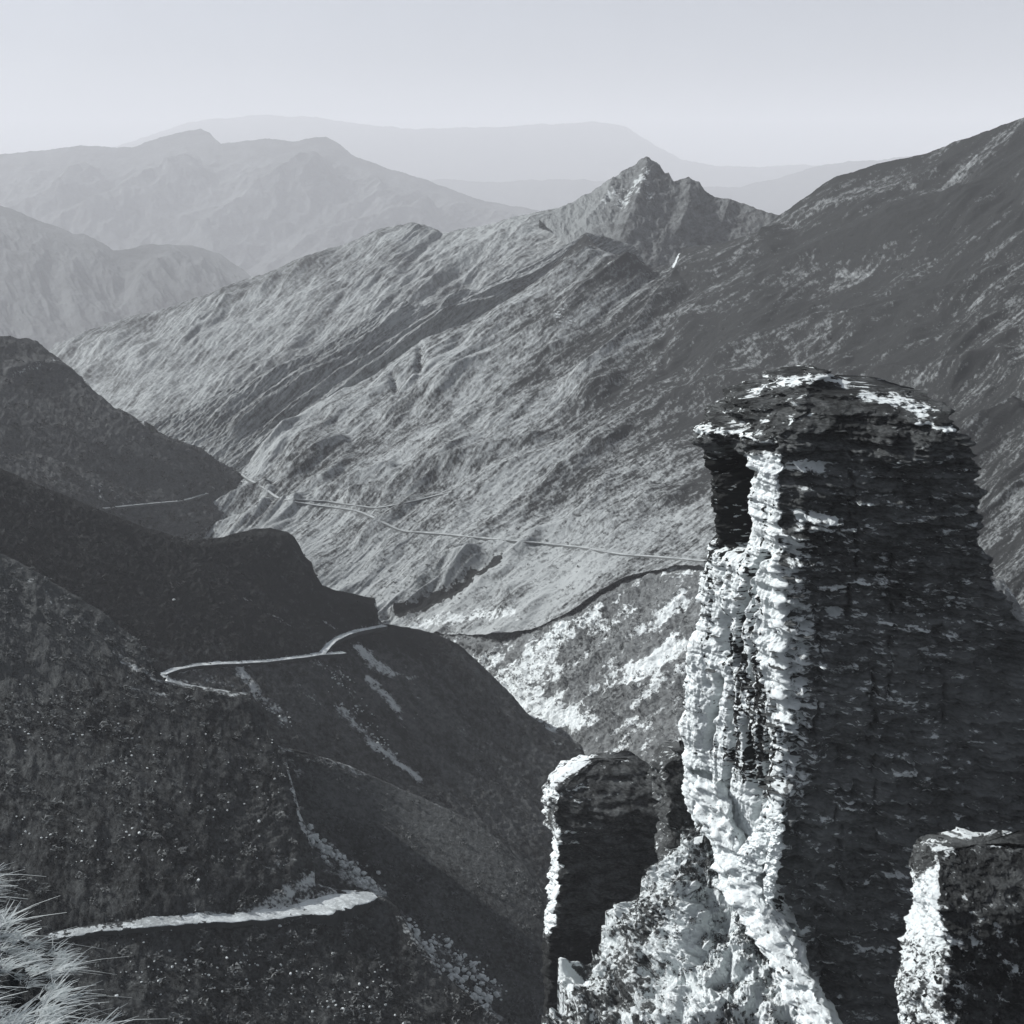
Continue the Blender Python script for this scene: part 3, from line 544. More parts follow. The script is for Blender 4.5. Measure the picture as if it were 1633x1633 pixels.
FISS = [([(1152,728),(1160,745),(1172,775),(1172,810),(1172,850),(1168,868)], 15, -5.2), ([(1118,738),(1140,742),(1175,738)], 13, -3.2), ([(1195,715),(1240,712)], 4, -.9),
        ([(1180,748),(1195,760)], 9, -1.8),
        ([(1222,885),(1196,925),(1186,980),(1180,1060)], 5, -1.6), ([(1150,1085),(1136,1150),(1128,1190)], 6, -2.0), ([(1208,900),(1205,1000),(1202,1110)], 3, -.8), ([(1168,1120),(1172,1200),(1160,1260)], 4, -1.2),
        ([(1192,1150),(1205,1230),(1212,1300)], 5, -1.2), ([(1172,1195),(1158,1260)], 4, -1), ([(1115,1236),(1130,1240)], 7, -1.6), ([(1160,990),(1165,1040)], 10, -1.2), ([(1230,1180),(1215,1290)], 4, -1.0), ([(1140,872),(1160,880)], 6, -1.3)]
_lr = np.random.RandomState(12)
LEDG = []
for _k in range(90):
    _x = _lr.uniform(1255, 1530); _y = _lr.uniform(720, 1560); _l = _lr.uniform(14, 70); _s = _lr.uniform(-.06, .1)
    LEDG.append(([(_x, _y), (_x + _l, _y + _l * _s)], _lr.uniform(2.5, 5), _lr.uniform(.35, 1.0)))
LEDG += [([(1285,820),(1340,830)], 4, 1.2), ([(1345,700),(1420,706)], 4, .9), ([(1262,895),(1320,900)], 4, .9)]
CRAK = [([(1360,720),(1357,800),(1362,900),(1352,985)], 4, 2.2), ([(1420,880),(1424,980),(1416,1100)], 4, 1.6), ([(1480,760),(1486,860)], 4, 1.4), ([(1300,960),(1306,1060),(1298,1180)], 3.5, 1.6), ([(1395,1060),(1390,1200),(1400,1330)], 4, 2), ([(1500,1000),(1506,1150)], 4, 1.5), ([(1340,1200),(1336,1330),(1350,1460)], 4, 1.8), ([(1450,1180),(1456,1320)], 4, 1.6), ([(1300,1450),(1310,1560)], 4, 1.6), ([(1258,1150),(1290,1156),(1300,1175)], 6, 1.6)]
def d_main(P, px, py, n):
    lit = sstep(-.1, -.5, n[..., 0])
    flute = .55 * ridged(px / 24., py / 260., 2.2, 4, .6) * lit * sstep(850, 930, py)
    smooth = np.clip(strokes(px, py, [([(1150,1290),(1170,1370),(1180,1420)], 60, 1.0), ([(1110,1020),(1115,1190)], 26, .8), ([(1235,900),(1238,1150)], 22, .7), ([(1215,760),(1215,850)], 26, .6)]), 0, 1)
    base = strata(P) * (1 - .72 * lit * sstep(700, 760, py)) * (1 - .8 * smooth * lit)
    cap = .5 * np.exp(-((py - 692) / 14.) ** 2) * lit
    front = np.where(n[..., 1] < 0, 1, 0)
    fr = front * sstep(-.45, -.2, n[..., 0])
    blk = blocky(P, 1.2, 1.1)
    pock = .5 * np.clip(perlin(P[..., 0] / .9, P[..., 1] / 2, P[..., 2] / .35 + 9) - .12, 0, 1)
    Pv = P * np.array([1, 1, .33]); mild = lit * ((1 - .6 * sstep(700, 760, py)) * blocky(P, .9, .9, 4.) + sstep(700, 760, py) * (.34 * blocky(Pv, .8, 1.0, 2.) + .16 * ridged(P[..., 0] / .5, P[..., 1] / .5, P[..., 2] / 1.2, 4, .6)))
    teeth = front * np.exp(-((px - 1268) / 26.) ** 2) * sstep(700, 760, py) * np.clip(perlin(P[..., 0] / 1.6, 3.3, P[..., 2] / .6) * 3 - .2, 0, 1) * (.5 + .7 * sstep(850, 950, py))
    base_extra = .9 * teeth + fr * (blk + pock) + mild
    return base + base_extra + flute + cap + front * strokes(px, py, FISS, 3) - .5 * front * strokes(px, py, CRAK, 9) * np.clip(.5 + 1.6 * fbm(px / 20, py / 26, 3.1, 3), 0, 1) + fr * strokes(px, py, LEDG, 2)
def t_low(px, py, P, n): return -.28 + .45 * fbm(P[..., 0] / 2, P[..., 1] / 2, P[..., 2] / .8, 4, .65) + .3 * sstep(-.2, -.6, n[..., 0])  # left faces lightened, sunlight painted into the tone
def t_main(px, py, P, n):
    return .35 * fbm(P[..., 0] / 3, P[..., 1] / 3, P[..., 2] / .35, 4, .65) + .35 * fbm(P[..., 0] / 4, 5.5, P[..., 2] / 4, 3) - .0 + .3 * sstep(900, 1050, py) - .35 * sstep(710, 680, py)
def p_main(px, py, P, n):  # sunward side made paler than the front: sunlight painted into rock colour
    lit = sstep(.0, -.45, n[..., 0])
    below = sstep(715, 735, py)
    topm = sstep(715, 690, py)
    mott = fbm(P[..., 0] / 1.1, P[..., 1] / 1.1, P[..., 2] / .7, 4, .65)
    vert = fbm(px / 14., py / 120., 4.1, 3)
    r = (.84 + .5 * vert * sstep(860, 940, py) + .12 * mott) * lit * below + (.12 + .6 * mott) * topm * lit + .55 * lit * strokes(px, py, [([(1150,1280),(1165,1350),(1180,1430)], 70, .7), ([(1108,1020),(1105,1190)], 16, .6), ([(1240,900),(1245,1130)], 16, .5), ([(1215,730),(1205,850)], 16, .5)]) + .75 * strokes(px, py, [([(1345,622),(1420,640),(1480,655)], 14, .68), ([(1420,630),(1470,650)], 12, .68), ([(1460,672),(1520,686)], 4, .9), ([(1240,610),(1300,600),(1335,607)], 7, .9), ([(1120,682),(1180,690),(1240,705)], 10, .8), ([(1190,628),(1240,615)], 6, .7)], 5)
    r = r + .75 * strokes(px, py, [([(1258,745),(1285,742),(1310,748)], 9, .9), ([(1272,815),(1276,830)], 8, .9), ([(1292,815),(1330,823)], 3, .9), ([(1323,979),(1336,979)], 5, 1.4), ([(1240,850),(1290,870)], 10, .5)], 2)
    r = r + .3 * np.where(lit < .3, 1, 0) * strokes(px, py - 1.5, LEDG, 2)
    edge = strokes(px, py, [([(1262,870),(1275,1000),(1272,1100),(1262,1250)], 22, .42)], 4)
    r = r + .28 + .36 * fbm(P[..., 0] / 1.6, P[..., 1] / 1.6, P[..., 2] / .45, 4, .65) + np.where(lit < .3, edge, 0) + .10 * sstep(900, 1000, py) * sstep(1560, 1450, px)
    r = r - .5 * strokes(px, py, [(a, b, 1.0) for a, b, c in FISS[:4]], 3) - .35 * strokes(px, py, [([(1190,1070),(1215,1180),(1225,1260)], 22, .9)], 6)  # fissures lose their pale colour, shade painted in
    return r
root = empty('rock_pillar', (19.0, 100.0, -78.0))
tag(root, 'tall layered rock pillar with bright left flank and flat crumbled top', 'rock')
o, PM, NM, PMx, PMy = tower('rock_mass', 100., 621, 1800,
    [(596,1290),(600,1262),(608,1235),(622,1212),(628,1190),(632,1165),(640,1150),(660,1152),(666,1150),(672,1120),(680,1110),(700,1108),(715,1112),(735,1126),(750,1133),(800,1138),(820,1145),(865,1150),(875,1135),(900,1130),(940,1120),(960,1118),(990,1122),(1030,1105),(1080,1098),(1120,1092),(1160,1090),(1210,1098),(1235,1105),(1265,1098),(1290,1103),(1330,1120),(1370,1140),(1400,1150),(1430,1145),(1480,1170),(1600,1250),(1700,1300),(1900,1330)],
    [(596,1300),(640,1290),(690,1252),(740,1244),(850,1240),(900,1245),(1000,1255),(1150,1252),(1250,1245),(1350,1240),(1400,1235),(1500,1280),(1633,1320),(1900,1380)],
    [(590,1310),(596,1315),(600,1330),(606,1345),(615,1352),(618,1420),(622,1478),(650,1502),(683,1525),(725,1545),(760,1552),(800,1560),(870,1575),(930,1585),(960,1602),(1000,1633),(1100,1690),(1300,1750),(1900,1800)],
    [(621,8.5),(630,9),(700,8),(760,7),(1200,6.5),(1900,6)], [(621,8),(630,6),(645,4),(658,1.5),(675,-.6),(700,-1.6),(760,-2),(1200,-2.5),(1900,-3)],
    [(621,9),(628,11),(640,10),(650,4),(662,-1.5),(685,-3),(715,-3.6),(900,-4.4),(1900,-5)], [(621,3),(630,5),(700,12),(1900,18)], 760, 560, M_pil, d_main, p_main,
    dark=lambda px, py, P, n: .16 * sstep(-.2, 0, n[..., 0]) + sstep(-.1, -.5, n[..., 0]) * (.3 + .7 * fbm(px / 8., py / 90., 3.3, 3) + .5 * fbm(px / 5., py / 5., 7.3, 3)) + .5 * np.clip(strokes(px, py, [([(1185,1040),(1205,1120),(1220,1260)], 26, .9)], 6), 0, 1) - .4 * strokes(px, py, [([(1120,1010),(1110,1190)], 18, .8), ([(1232,900),(1238,1110)], 14, .7), ([(1150,1270),(1165,1370)], 50, .9), ([(1215,740),(1205,850)], 18, .6)], 4) + .9 * np.clip(strokes(px, py, [(a_, b_ * .8, 1.0) for a_, b_, c_ in FISS[:2]] + [([(1158,735),(1160,800),(1164,862)], 19, 1.2)], 3), 0, 1), jit=1.0, tone=t_main)  # dark attribute paints shade on the unlit side and inside the fissures
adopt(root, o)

def wedge(name, pts, mat, root, pale=.95):
    """projecting fin of pale rock: (px, py, t, half width px)"""
    pts = np.array(pts, float); n = 160; u = np.linspace(0, len(pts) - 1, n)
    q = np.stack([np.interp(u, np.arange(len(pts)), pts[:, k]) for k in range(4)], -1)
    q[:, 3] *= 1.12
    prof = [(-1.05, 2.2), (-.85, 1.5), (-.6, 1.05), (-.35, .75), (-.1, .4), (.15, .15), (.4, -.1), (.62, -.25), (.8, -.35), (.95, .1), (1.1, 1.0), (1.15, 2.2), (.8, 3.4), (-.6, 3.6)]
    rows = []
    tang = np.gradient(q[:, :2], axis=0); tang /= np.linalg.norm(tang, axis=1)[:, None]
    for a, b in prof:
        x = q[:, 0] - tang[:, 1] * -1 * 0 + a * q[:, 3]; y = q[:, 1]
        r = ray(x, y) * q[:, 2:3]; r[:, 1] += b * q[:, 3] / 24.; rows.append(r)
    P = np.stack(rows, 1)
    P = np.stack([np.interp(np.linspace(0, len(prof), 56, endpoint=False), np.arange(len(prof) + 1), np.append(P[i, :, k], P[i, 0, k])) for i in range(n) for k in range(3)]).reshape(n, 3, 56).transpose(0, 2, 1)
    prof = [(q_ / 5., 0) for q_ in range(56)]
    ed = (1 + .3 * fbm(np.arange(n)[:, None] / 22., np.array([p_[0] for p_ in prof])[None] * .5, 3.3, 4, .6)) * (1 + .35 * perlin(np.arange(n)[:, None] / 7., 1.7, 2.2))
    ctr = P.mean(1, keepdims=True); P = ctr + (P - ctr) * ed[..., None]
    bl = blocky(P, .8, 1.0, 6.6) + .25 * ridged(P[..., 0] * .9, P[..., 1] * .9, P[..., 2] * .9, 5, .6)
    P = P + bl[..., None] * np.array([-.75, -.6, .25]) + .22 * np.stack([fbm(P[..., 0] * 1.8, P[..., 1] * 1.8, P[..., 2] * 1.6, 5, .65), fbm(P[..., 0] * 1.8, P[..., 1] * 1.8, P[..., 2] * 1.6 + 40, 5, .65), 0 * P[..., 0]], -1)
    m = P.shape[1]
    V = P.reshape(-1, 3)
    o = mesh_np(name, V, grid_faces(n, m, True), mat, {'pale': np.full(len(V), pale + .12) + .22 * fbm(V[:, 0], V[:, 1], V[:, 2] * .5, 3), 'dark': .1 + .55 * fbm(V[:, 0] * 1.2, V[:, 1] * 1.2 + 9, V[:, 2] * .9, 4)}); adopt(root, o); return o
wedge('buttress', [(1128,1245,113,20),(1148,1310,111.5,26),(1165,1370,110,22),(1185,1425,108,30),(1215,1480,105,28),(1250,1540,102,27),(1285,1600,99,26),(1318,1660,96,26),(1360,1740,92,26)], M_fin, root)
wedge('buttress', [(1250,1300,108,6),(1232,1325,108,11),(1210,1360,108.5,13),(1192,1400,108.5,15),(1185,1440,108,14)], M_fin, root)
wedge('buttress', [(1243,1318,106.5,5),(1241,1350,106.5,7),(1234,1395,106.5,7),(1229,1445,106.5,4)], M_fin, root)

def simple_disp(s, a=1.0, seed=0.): return lambda P, px, py, n: .95 * strata(P, s, a, seed) + a * blocky(P, s, 1.0, seed)
root2 = empty('rock_stack', (14., 145., -95.)); tag(root2, 'small dark rock stack with narrow bright left edge, left of the tall pillar', 'rock')
o, *_ = tower('rock_mass', 146., 1246, 1760,
    [(1203,960),(1207,945),(1220,910),(1232,885),(1245,868),(1262,862),(1272,868),(1290,872),(1335,880),(1345,882),(1400,880),(1440,875),(1480,872),(1550,872),(1800,870)],
    [(1203,972),(1215,940),(1240,896),(1262,880),(1290,882),(1345,893),(1400,891),(1470,883),(1490,874),(1550,873),(1800,873)],
    [(1203,990),(1208,1020),(1220,1042),(1228,1056),(1250,1080),(1300,1110),(1400,1140),(1800,1130)],
    [(1246,6),(1284,5),(1800,4)], [(1246,5.5),(1258,3),(1280,0),(1320,-1),(1800,-1)], [(1246,6.5),(1262,4),(1290,-1),(1800,-3)], [(1246,2),(1280,7),(1800,10)], 330, 260, M_pil, simple_disp(1.2, .95, 3.3),
    lambda px, py, P, n: (.18 + .4 * fbm(P[..., 0] / 1.2, P[..., 1] / 1.2, P[..., 2] / .4, 4, .65)) * (py < 1370) + (.35 + .5 * sstep(1330, 1350, py)) * sstep(1500, 1480, py) * sstep(-.1, -.5, n[..., 0]) + .55 * strokes(px, py, [([(890,1240),(930,1215)], 16, .8), ([(875,1265),(930,1255)], 12, .75), ([(880,1275),(950,1275)], 4, .7), ([(885,1325),(930,1328)], 5, .7), ([(882,1345),(930,1346)], 4, .8), ([(880,1420),(900,1420)], 3, .8), ([(925,1215),(960,1200),(985,1203)], 7, .7)], 4) + .08, dark=lambda px, py, P, n: .9 * sstep(1480, 1500, py))  # left strip paled as sunlit and foot darkened as shaded, in the colour
adopt(root2, o)
root3 = empty('rock_crag', (30., 128., -84.)); tag(root3, 'rounded mottled rock knob wedged between the small stack and the pillar', 'rock')
o, *_ = tower('rock_mass', 126., 1216, 1600,
    [(1196,1075),(1202,1055),(1215,1042),(1240,1046),(1262,1050),(1300,1058),(1700,1040)], [(1196,1078),(1215,1052),(1240,1056),(1300,1066),(1700,1060)], [(1196,1095),(1205,1110),(1240,1130),(1700,1160)],
    [(1216,4),(1700,3)], [(1216,3.5),(1230,1),(1260,-1),(1700,-1)], [(1216,4),(1240,0),(1700,-2)], [(1216,2),(1260,5),(1700,8)], 200, 160, M_rub, simple_disp(.9, 1.1, 8.3),
    lambda px, py, P, n: .12 + .2 * sstep(-.3, -.7, n[..., 0]))  # left side paler, painted sunlight
adopt(root3, o)
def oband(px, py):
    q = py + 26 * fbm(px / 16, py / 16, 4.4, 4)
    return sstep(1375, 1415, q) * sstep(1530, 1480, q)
root4 = empty('rock_outcrop', (28., 76., -60.)); tag(root4, 'rounded rock outcrop with bright left flank in the lower right corner', 'rock')
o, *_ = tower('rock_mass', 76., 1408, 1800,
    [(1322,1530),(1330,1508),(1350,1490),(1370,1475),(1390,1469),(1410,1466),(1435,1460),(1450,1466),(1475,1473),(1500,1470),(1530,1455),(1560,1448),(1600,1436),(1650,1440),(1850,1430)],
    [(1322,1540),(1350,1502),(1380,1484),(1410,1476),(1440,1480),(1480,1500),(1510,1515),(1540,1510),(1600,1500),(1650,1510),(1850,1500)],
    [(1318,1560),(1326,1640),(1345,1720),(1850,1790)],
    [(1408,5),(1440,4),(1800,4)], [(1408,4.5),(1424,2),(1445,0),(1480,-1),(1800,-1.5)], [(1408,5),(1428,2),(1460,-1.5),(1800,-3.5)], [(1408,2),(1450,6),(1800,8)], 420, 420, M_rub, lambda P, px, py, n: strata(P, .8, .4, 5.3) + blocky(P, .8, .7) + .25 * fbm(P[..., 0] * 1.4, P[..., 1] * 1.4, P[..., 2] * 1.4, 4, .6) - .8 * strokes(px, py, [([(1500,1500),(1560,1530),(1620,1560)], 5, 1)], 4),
    lambda px, py, P, n: (.16 + .5 * oband(px, py)) * sstep(.0, -.5, n[..., 0]) + .22 * sstep(1490, 1520, py) * sstep(1590, 1500, px) + .5 * strokes(px, py, [([(1515,1331),(1560,1326),(1640,1331)], 7, 1.5), ([(1500,1352),(1560,1345),(1630,1352)], 8, 1.0), ([(1550,1500),(1590,1520),(1625,1550)], 6, .8), ([(1480,1450),(1520,1500)], 12, .6)], 4) + .24, dark=lambda px, py, P, n: .38 + .6 * fbm(P[..., 0] / .7, P[..., 1] / .7, P[..., 2] / .7, 4) - .5 * oband(px, py))  # left flank and its bright band paled, sunlight painted into the colour
adopt(root4, o)

# ------------------------------------------------------------------ rock pieces
rnd = random.Random(5)
def rock_shape(name, seed, flat=1.0, sub=2, mat=None):
    import bmesh
    bm = bmesh.new(); bmesh.ops.create_icosphere(bm, subdivisions=sub, radius=1.0)
    rr = np.random.RandomState(seed)
    cuts = [(Vector(rr.normal(size=3)).normalized(), rr.uniform(.35, .75)) for _ in range(11)]
    for v in bm.verts:
        for nn, dd in cuts:
            e = v.co.dot(nn) - dd
            if e > 0: v.co -= nn * e
        v.co.z *= flat
    me = bpy.data.meshes.new(name); bm.to_mesh(me); bm.free(); me.materials.append(mat or M_stone); return me
slabs = [rock_shape('rock_slab', i, .28, 2, M_pil) for i in range(5)]
boul = [rock_shape('boulder', 20 + i, .75, 1) for i in range(5)]
def put(me, name, loc, sc, rot, parent=None):
    o = bpy.data.objects.new(name, me); COL.objects.link(o); o.location = loc; o.scale = sc; o.rotation_euler = rot
    if parent is not None: adopt(parent, o)
    return o
# ledges along the corner and the dark face of the pillar
nrw, ncl = PMx.shape
fl = np.argwhere((NM[..., 1] < -.5) & (PMy > 640) & (PMy < 1500) & (PMx < 1600))
rs = np.random.RandomState(3)
cnt = 0
while cnt < 170:
    i, j = fl[rs.randint(len(fl))]; x, y = PMx[i, j], PMy[i, j]
    corner = math.exp(-((x - 1268) / 40.) ** 2)
    if rs.rand() > .12 + .8 * corner: continue
    if y < 860 and corner > .3 and rs.rand() < .7: continue
    p = PM[i, j]; L = rs.uniform(.35, 1.0) * (1.2 if corner > .3 else 1)
    put(slabs[rs.randint(5)], 'rock_slab', p - NM[i, j] * .05, (L, L * .55, L * rs.uniform(.3, .55)), (rs.uniform(-.06, .06), rs.uniform(-.06, .06), rs.uniform(-.25, .35)), root)
    cnt += 1
# ------------------------------------------------------------------ boulders and loose stone
def stone_batch(name, sname, pts, smin, smax, n, seed, mat, wd=8., squash=.7, kind='stuff', lift=.2):
    rr = np.random.RandomState(seed); S = SHEETS[sname]
    import bmesh
    bm = bmesh.new(); bmesh.ops.create_icosphere(bm, subdivisions=1, radius=1.0); base = np.array([v.co[:] for v in bm.verts]); fc = np.array([[v.index for v in f.verts] for f in bm.faces]); bm.free()
    if 'scrub' in name:
        nl = 26; c_ = rr.normal(size=(nl, 3)); c_ /= np.linalg.norm(c_, axis=1)[:, None]; c_ *= rr.uniform(.35, 1.05, (nl, 1))
        base = (c_[:, None] + rr.normal(size=(nl, 3, 3)) * .26).reshape(-1, 3); fc = np.arange(nl * 3).reshape(-1, 3)
    m = strokes(S['spx'], S['spy'], [(pt, wd_, 1.0) for pt, wd_ in pts]) if pts else np.ones(len(S['px']))
    pr = m ** 2; pr /= pr.sum(); idx = rr.choice(len(pr), n, p=pr)
    Vs = []; Fs = []
    for k, i in enumerate(idx):
        s = smin + (smax - smin) * rr.rand() ** 2.2; v = base * (1 + rr.uniform(-.28, .28, (len(base), 1))) * [s, s * rr.uniform(.7, 1), s * squash]
        a = rr.uniform(0, 6.28); c_, s_ = math.cos(a), math.sin(a)
        v = np.stack([v[:, 0] * c_ - v[:, 1] * s_, v[:, 0] * s_ + v[:, 1] * c_, v[:, 2]], -1) + S['P'][i] + S['n'][i] * s * lift
        Vs.append(v); Fs.append(fc + k * len(base))
    o = mesh_np(name, np.concatenate(Vs), np.concatenate(Fs), mat, smooth=False); tag(o, kind=kind); return o
stone_batch('loose_stones', 'GH', [([(170,1200),(200,1260),(225,1335)], 60), ([(60,1150),(420,1250)], 90), ([(40,1330),(400,1370)], 60), ([(330,1280),(360,1320)], 40)], .05, .24, 320, 1, M_stone)
stone_batch('loose_stones', 'GH', [([(200,1530),(400,1560),(560,1600)], 90)], .1, .32, 160, 2, M_stone)
stone_batch('scree', 'J', [([(495,1335),(560,1390),(604,1428)], 16), ([(640,1475),(700,1545),(770,1600)], 24), ([(700,1500),(790,1585)], 18)], .2, .9, 420, 3, M_stone)
stone_batch('hillside_scrub', 'GH', None, .15, 1.1, 2600, 14, M_bush, squash=.7)
stone_batch('hillside_scrub', 'FI', None, .3, 1.8, 1800, 15, M_shrub, squash=.7)
stone_batch('hillside_scrub', 'J', None, .2, 1.2, 1100, 16, M_bush, squash=.7)
stone_batch('hillside_scrub', 'E', None, .6, 2.8, 900, 17, M_shrub, squash=.7)
stone_batch('loose_stones', 'FI', [([(520,1060),(560,1130),(620,1210)], 22), ([(420,1120),(460,1160)], 14)], .2, .6, 110, 4, M_stone)
stone_batch('low_scrub', 'K', [([(1000,1150),(1090,1100)], 80), ([(900,1050),(1000,1000)], 90), ([(760,1060),(840,1090)], 50)], .3, 1.0, 1500, 5, M_shrub, squash=.9)
stone_batch('low_scrub', 'Dmain', [([(1100,700),(700,900)], 200), ([(1500,400),(900,650)], 200)], .3, 1.1, 2600, 6, M_shrub, squash=.6)
stone_batch('low_scrub', 'M', None, .15, .6, 500, 8, M_shrub, squash=.8)
# larger boulders one by one
BL = [('GH', 412, 1310, .55, 'single pale boulder on the dark slope above the lower road'), ('GH', 446, 1478, .5, 'white boulder just below the middle of the lower road'), ('GH', 222, 1330, .5, 'pale boulder amid stones on the dark left slope'),
      ('GH', 315, 1405, .5, 'pale boulder on the slope above the lower road, left of the bluff'), ('GH', 546, 1610, .5, 'lone pale boulder near the bottom of the dark slope'), ('GH', 254, 1565, .5, 'pale boulder low on the slope under the lower road'),
      ('FI', 277, 957, .8, 'tiny pale boulder on the black spur above the upper road')]
for s_, x, y, r, lb in BL:
    p, n = on_sheet(s_, x, y); o = put(boul[rnd.randrange(5)], 'boulder', p + n * r * .4, (r, r * .8, r * .8), (rnd.uniform(-.3, .3), rnd.uniform(-.3, .3), rnd.uniform(0, 6)))
    tag(o, lb, 'boulder')
k = 0
S = SHEETS['M']
for _ in range(45):
    i = rs.randint(len(S['P'])); r = rs.uniform(.35, .9)
    o = put(boul[rs.randint(5)], 'boulder', S['P'][i] + S['n'][i] * r * .15, (r, r * rs.uniform(.7, 1), r * rs.uniform(.6, 1)), tuple(rs.uniform(-.5, .5, 3)))
    tag(o, 'pale boulder in the rubble heap at the foot of the tall pillar', 'boulder', 'boulders of the rubble heap')

# ------------------------------------------------------------------ roads
def road(sname, pts, width, lift=.25, skirt=1.2, name='road', mat=None):
    q = []
    for a, b in zip(pts[:-1], pts[1:]):
        m = max(2, int(math.hypot(b[0] - a[0], b[1] - a[1]) / 4))
        for i in range(m):
            u = i / m; q.append([a[j] * (1 - u) + b[j] * u for j in range(len(a))])
    q.append(list(pts[-1])); q = np.array(q, float)
    C = np.array([on_sheet(sname, x[0], x[1])[0] for x in q]); N = np.array([on_sheet(sname, x[0], x[1])[1] for x in q])
    for _ in range(10):
        C[1:-1] = .25 * C[:-2] + .5 * C[1:-1] + .25 * C[2:]; N[1:-1] = .25 * N[:-2] + .5 * N[1:-1] + .25 * N[2:]
    T = np.gradient(C, axis=0); T[:, 2] = 0; T /= np.linalg.norm(T, axis=1)[:, None] + 1e-9
    side = np.stack([T[:, 1], -T[:, 0], 0 * T[:, 0]], -1)
    side *= np.sign((side * N).sum(-1))[:, None]       # towards the downhill side
    W = (q[:, 2] if q.shape[1] > 2 else np.full(len(q), width))[:, None]
    up = np.array([0, 0, 1.])
    wob = (.16 * W[:, 0] * fbm(np.arange(len(q)) / 7., 1.3, 2.2, 4, .65))[:, None]; wo2 = (.22 * W[:, 0] * fbm(np.arange(len(q)) / 6., 7.3, 2.2, 4, .65))[:, None]
    oo = .25; lift = lift + .3; W = W * .72
    rows = [C - side * (W * (.75 - oo) + wo2) + up * (lift + .1), C - side * (W * (.5 - oo) + wo2) + up * lift, C + side * (W * (.4 + oo) + wob) + up * (lift - .05), C + side * (W * (.5 + oo) + wob) + up * (lift - .12), C + side * (W * (.52 + oo) + wob) + up * (lift - .2), C + side * (W * (.7 + oo) + wob) - up * (skirt + W * .8) - N * 1.5]
    V = np.stack(rows, 0)
    o = mesh_np(name, V.reshape(-1, 3), grid_faces(6, len(q)), mat or (M_track if 'track' in name else M_road), {'pale': np.full(V.shape[:2], .5), 'dark': np.array([.62, .15, .1, .42, 1.2, 1.5])[:, None] + .5 * fbm(V[..., 0] / 3, V[..., 1] / 3, 2.2, 4) + .5 * (np.linspace(0, 1, len(q)) < .3)[None] * (np.linspace(.3, 0, len(q))[None] / .3) * (sname == 'GH'), 'tone': .8 * fbm(V[..., 0] / 6, V[..., 1] / 6, 5.2, 3)}); tag(o, kind='structure'); return o
road('GH', [(60,1502,1.5),(100,1494,2),(160,1483,2.2),(230,1475,2.6),(300,1469,3),(360,1466,3.4),(420,1461,3.8),(460,1454,5.0),(490,1446,7.5),(525,1436,9),(556,1434,6),(598,1430,2.2)], 3)
road('FI', [(612,999),(585,1003),(560,1009),(540,1016),(525,1026),(516,1038),(512,1044)], 3.2)
road('FI', [(548,1042),(512,1044),(470,1050),(430,1055),(390,1058),(345,1059),(310,1062),(280,1068),(258,1077)], 2.6)
road('FI', [(258,1077),(262,1085),(300,1096),(350,1104),(400,1112)], 2.0)
road('Dmain', [(1125,896),(1060,890),(1000,886),(970,882),(930,874),(850,866),(760,858),(700,852),(640,848),(600,828),(570,815),(520,808),(480,803),(440,795),(425,780),(400,768),(385,757)], 1.5, .3, 1.5, 'dirt_track')
road('Dmain', [(385,757),(372,742),(350,722),(335,712)], 2.4, .3, 1.5, 'dirt_track')
road('E', [(165,812),(220,806),(290,800),(330,788)], 2.0, .3, 1.0, 'dirt_track')
road('Dmain', [(720,785),(660,800),(600,812),(520,800),(470,798)], 1.0, .3, 1.2, 'dirt_track')

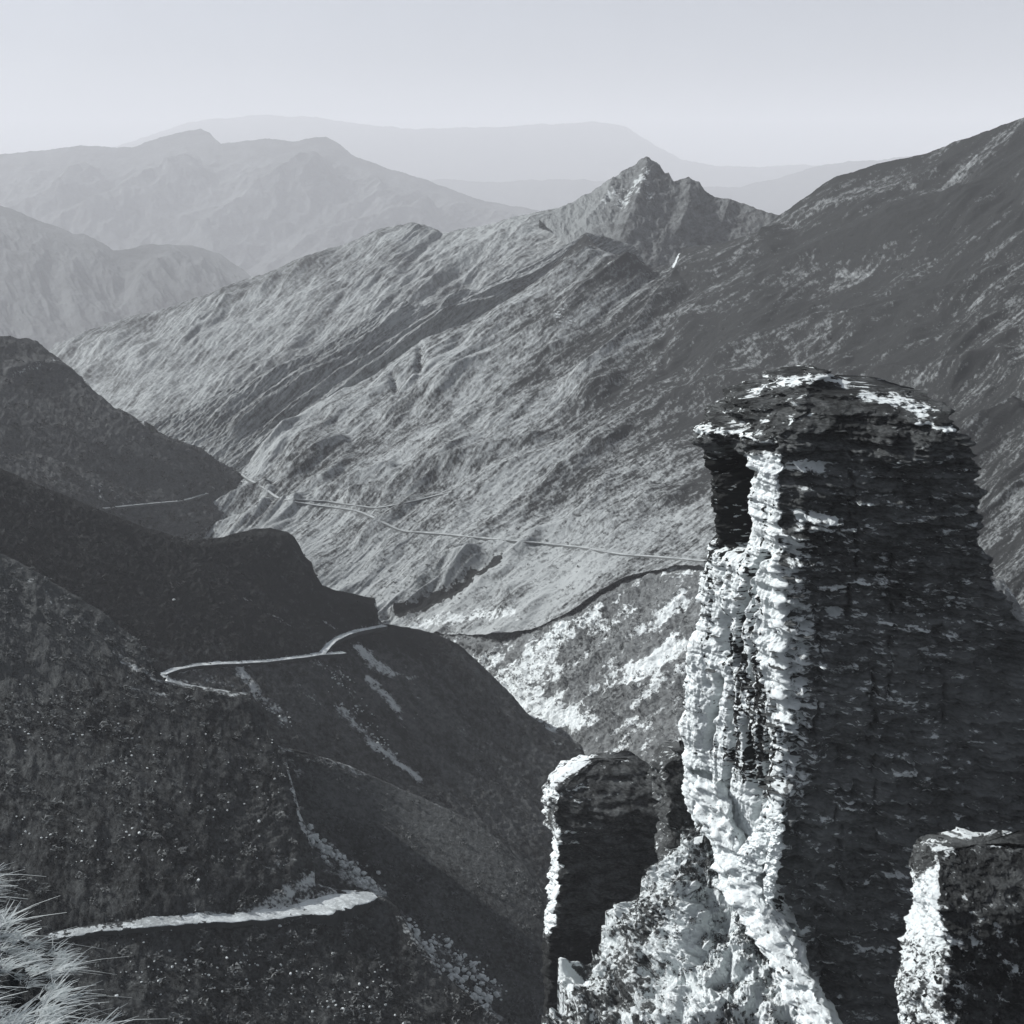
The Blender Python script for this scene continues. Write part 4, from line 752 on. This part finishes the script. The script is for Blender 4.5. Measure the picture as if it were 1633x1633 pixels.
# ------------------------------------------------------------------ tussock grass on the near bank
def tussock(seed, n, lean, L):
    rr = np.random.RandomState(seed); Vs = []; Fs = []
    for k in range(n):
        b = np.array([rr.normal(0, .10), rr.normal(0, .10), 0]); d = np.array([lean[0] + rr.normal(0, .5), lean[1] + rr.normal(0, .4), 1.0 + rr.normal(0, .15)]); d /= np.linalg.norm(d)
        ln = L * rr.uniform(.25, 1.15); wv = np.cross(d, [0, 1, 0.2]); wv /= np.linalg.norm(wv); w0 = rr.uniform(.008, .026)
        droop = np.array([d[0] + rr.normal(0, .3), d[1], -.7]) * rr.uniform(.1, 1.0)
        pts = [b + d * ln * u + droop * ln * u * u for u in (0, .33, .66, 1.0)]
        o0 = len(Vs)
        for q, p in enumerate(pts):
            ww = w0 * (1 - .75 * q / 3); Vs += [p - wv * ww, p + wv * ww]
        for q in range(3): Fs.append([o0 + 2 * q, o0 + 2 * q + 1, o0 + 2 * q + 3, o0 + 2 * q + 2])
    return np.array(Vs), np.array(Fs)
S = SHEETS['P']
ok = np.where((S['px'] > -60) & (S['px'] < 165) & (S['py'] > 1400) & (S['py'] < 1720))[0]
prot = [tussock(30 + i, 34, (1.0, .1), .62) for i in range(6)]
Vs = []; Fs = []; off = 0
for k in range(130):
    i = ok[rs.randint(len(ok))]
    if S['px'][i] > 100 and rs.rand() < .6: continue
    V, F = prot[rs.randint(6)]; sc = rs.uniform(.35, .95); a = rs.uniform(-.7, .5); c_, s_ = math.cos(a), math.sin(a)
    W = np.stack([V[:, 0] * c_ - V[:, 1] * s_, V[:, 0] * s_ + V[:, 1] * c_, V[:, 2] * rs.uniform(.6, 1.1)], -1) * sc + S['P'][i]
    Vs.append(W); Fs.append(F + off); off += len(V)
o = mesh_np('tussock_grass', np.concatenate(Vs), np.concatenate(Fs), M_grass, smooth=False); tag(o, kind='stuff')

# ------------------------------------------------------------------ ground sheet and haze
gv = np.array([(-13000, -300, -1100), (13000, -300, -1100), (13000, 22500, -1100), (-13000, 22500, -1100)], float)
o = mesh_np('valley_ground', gv, np.array([[0, 1, 2, 3]]), M_floor, {'pale': np.zeros(4), 'dark': np.zeros(4)}); tag(o, kind='structure')
bx = [(-14000, -600, -1102), (14000, 23500, 760)]
import itertools
hv = np.array(list(itertools.product(*zip(*bx))), float)
hf = np.array([[0, 1, 3, 2], [4, 6, 7, 5], [0, 4, 5, 1], [2, 3, 7, 6], [0, 2, 6, 4], [1, 5, 7, 3]])
hm = bpy.data.materials.new('haze'); hm.use_nodes = True; hn = hm.node_tree; hn.nodes.clear()
pv = hn.nodes.new('ShaderNodeVolumePrincipled'); ho = hn.nodes.new('ShaderNodeOutputMaterial')
pv.inputs['Color'].default_value = (.93, .95, .99, 1); pv.inputs['Density'].default_value = 1.2e-4; pv.inputs['Anisotropy'].default_value = 0.0
hn.links.new(pv.outputs[0], ho.inputs['Volume'])
o = mesh_np('haze', hv, hf, hm, smooth=False); tag(o, kind='stuff')
print('done', len(bpy.data.objects))
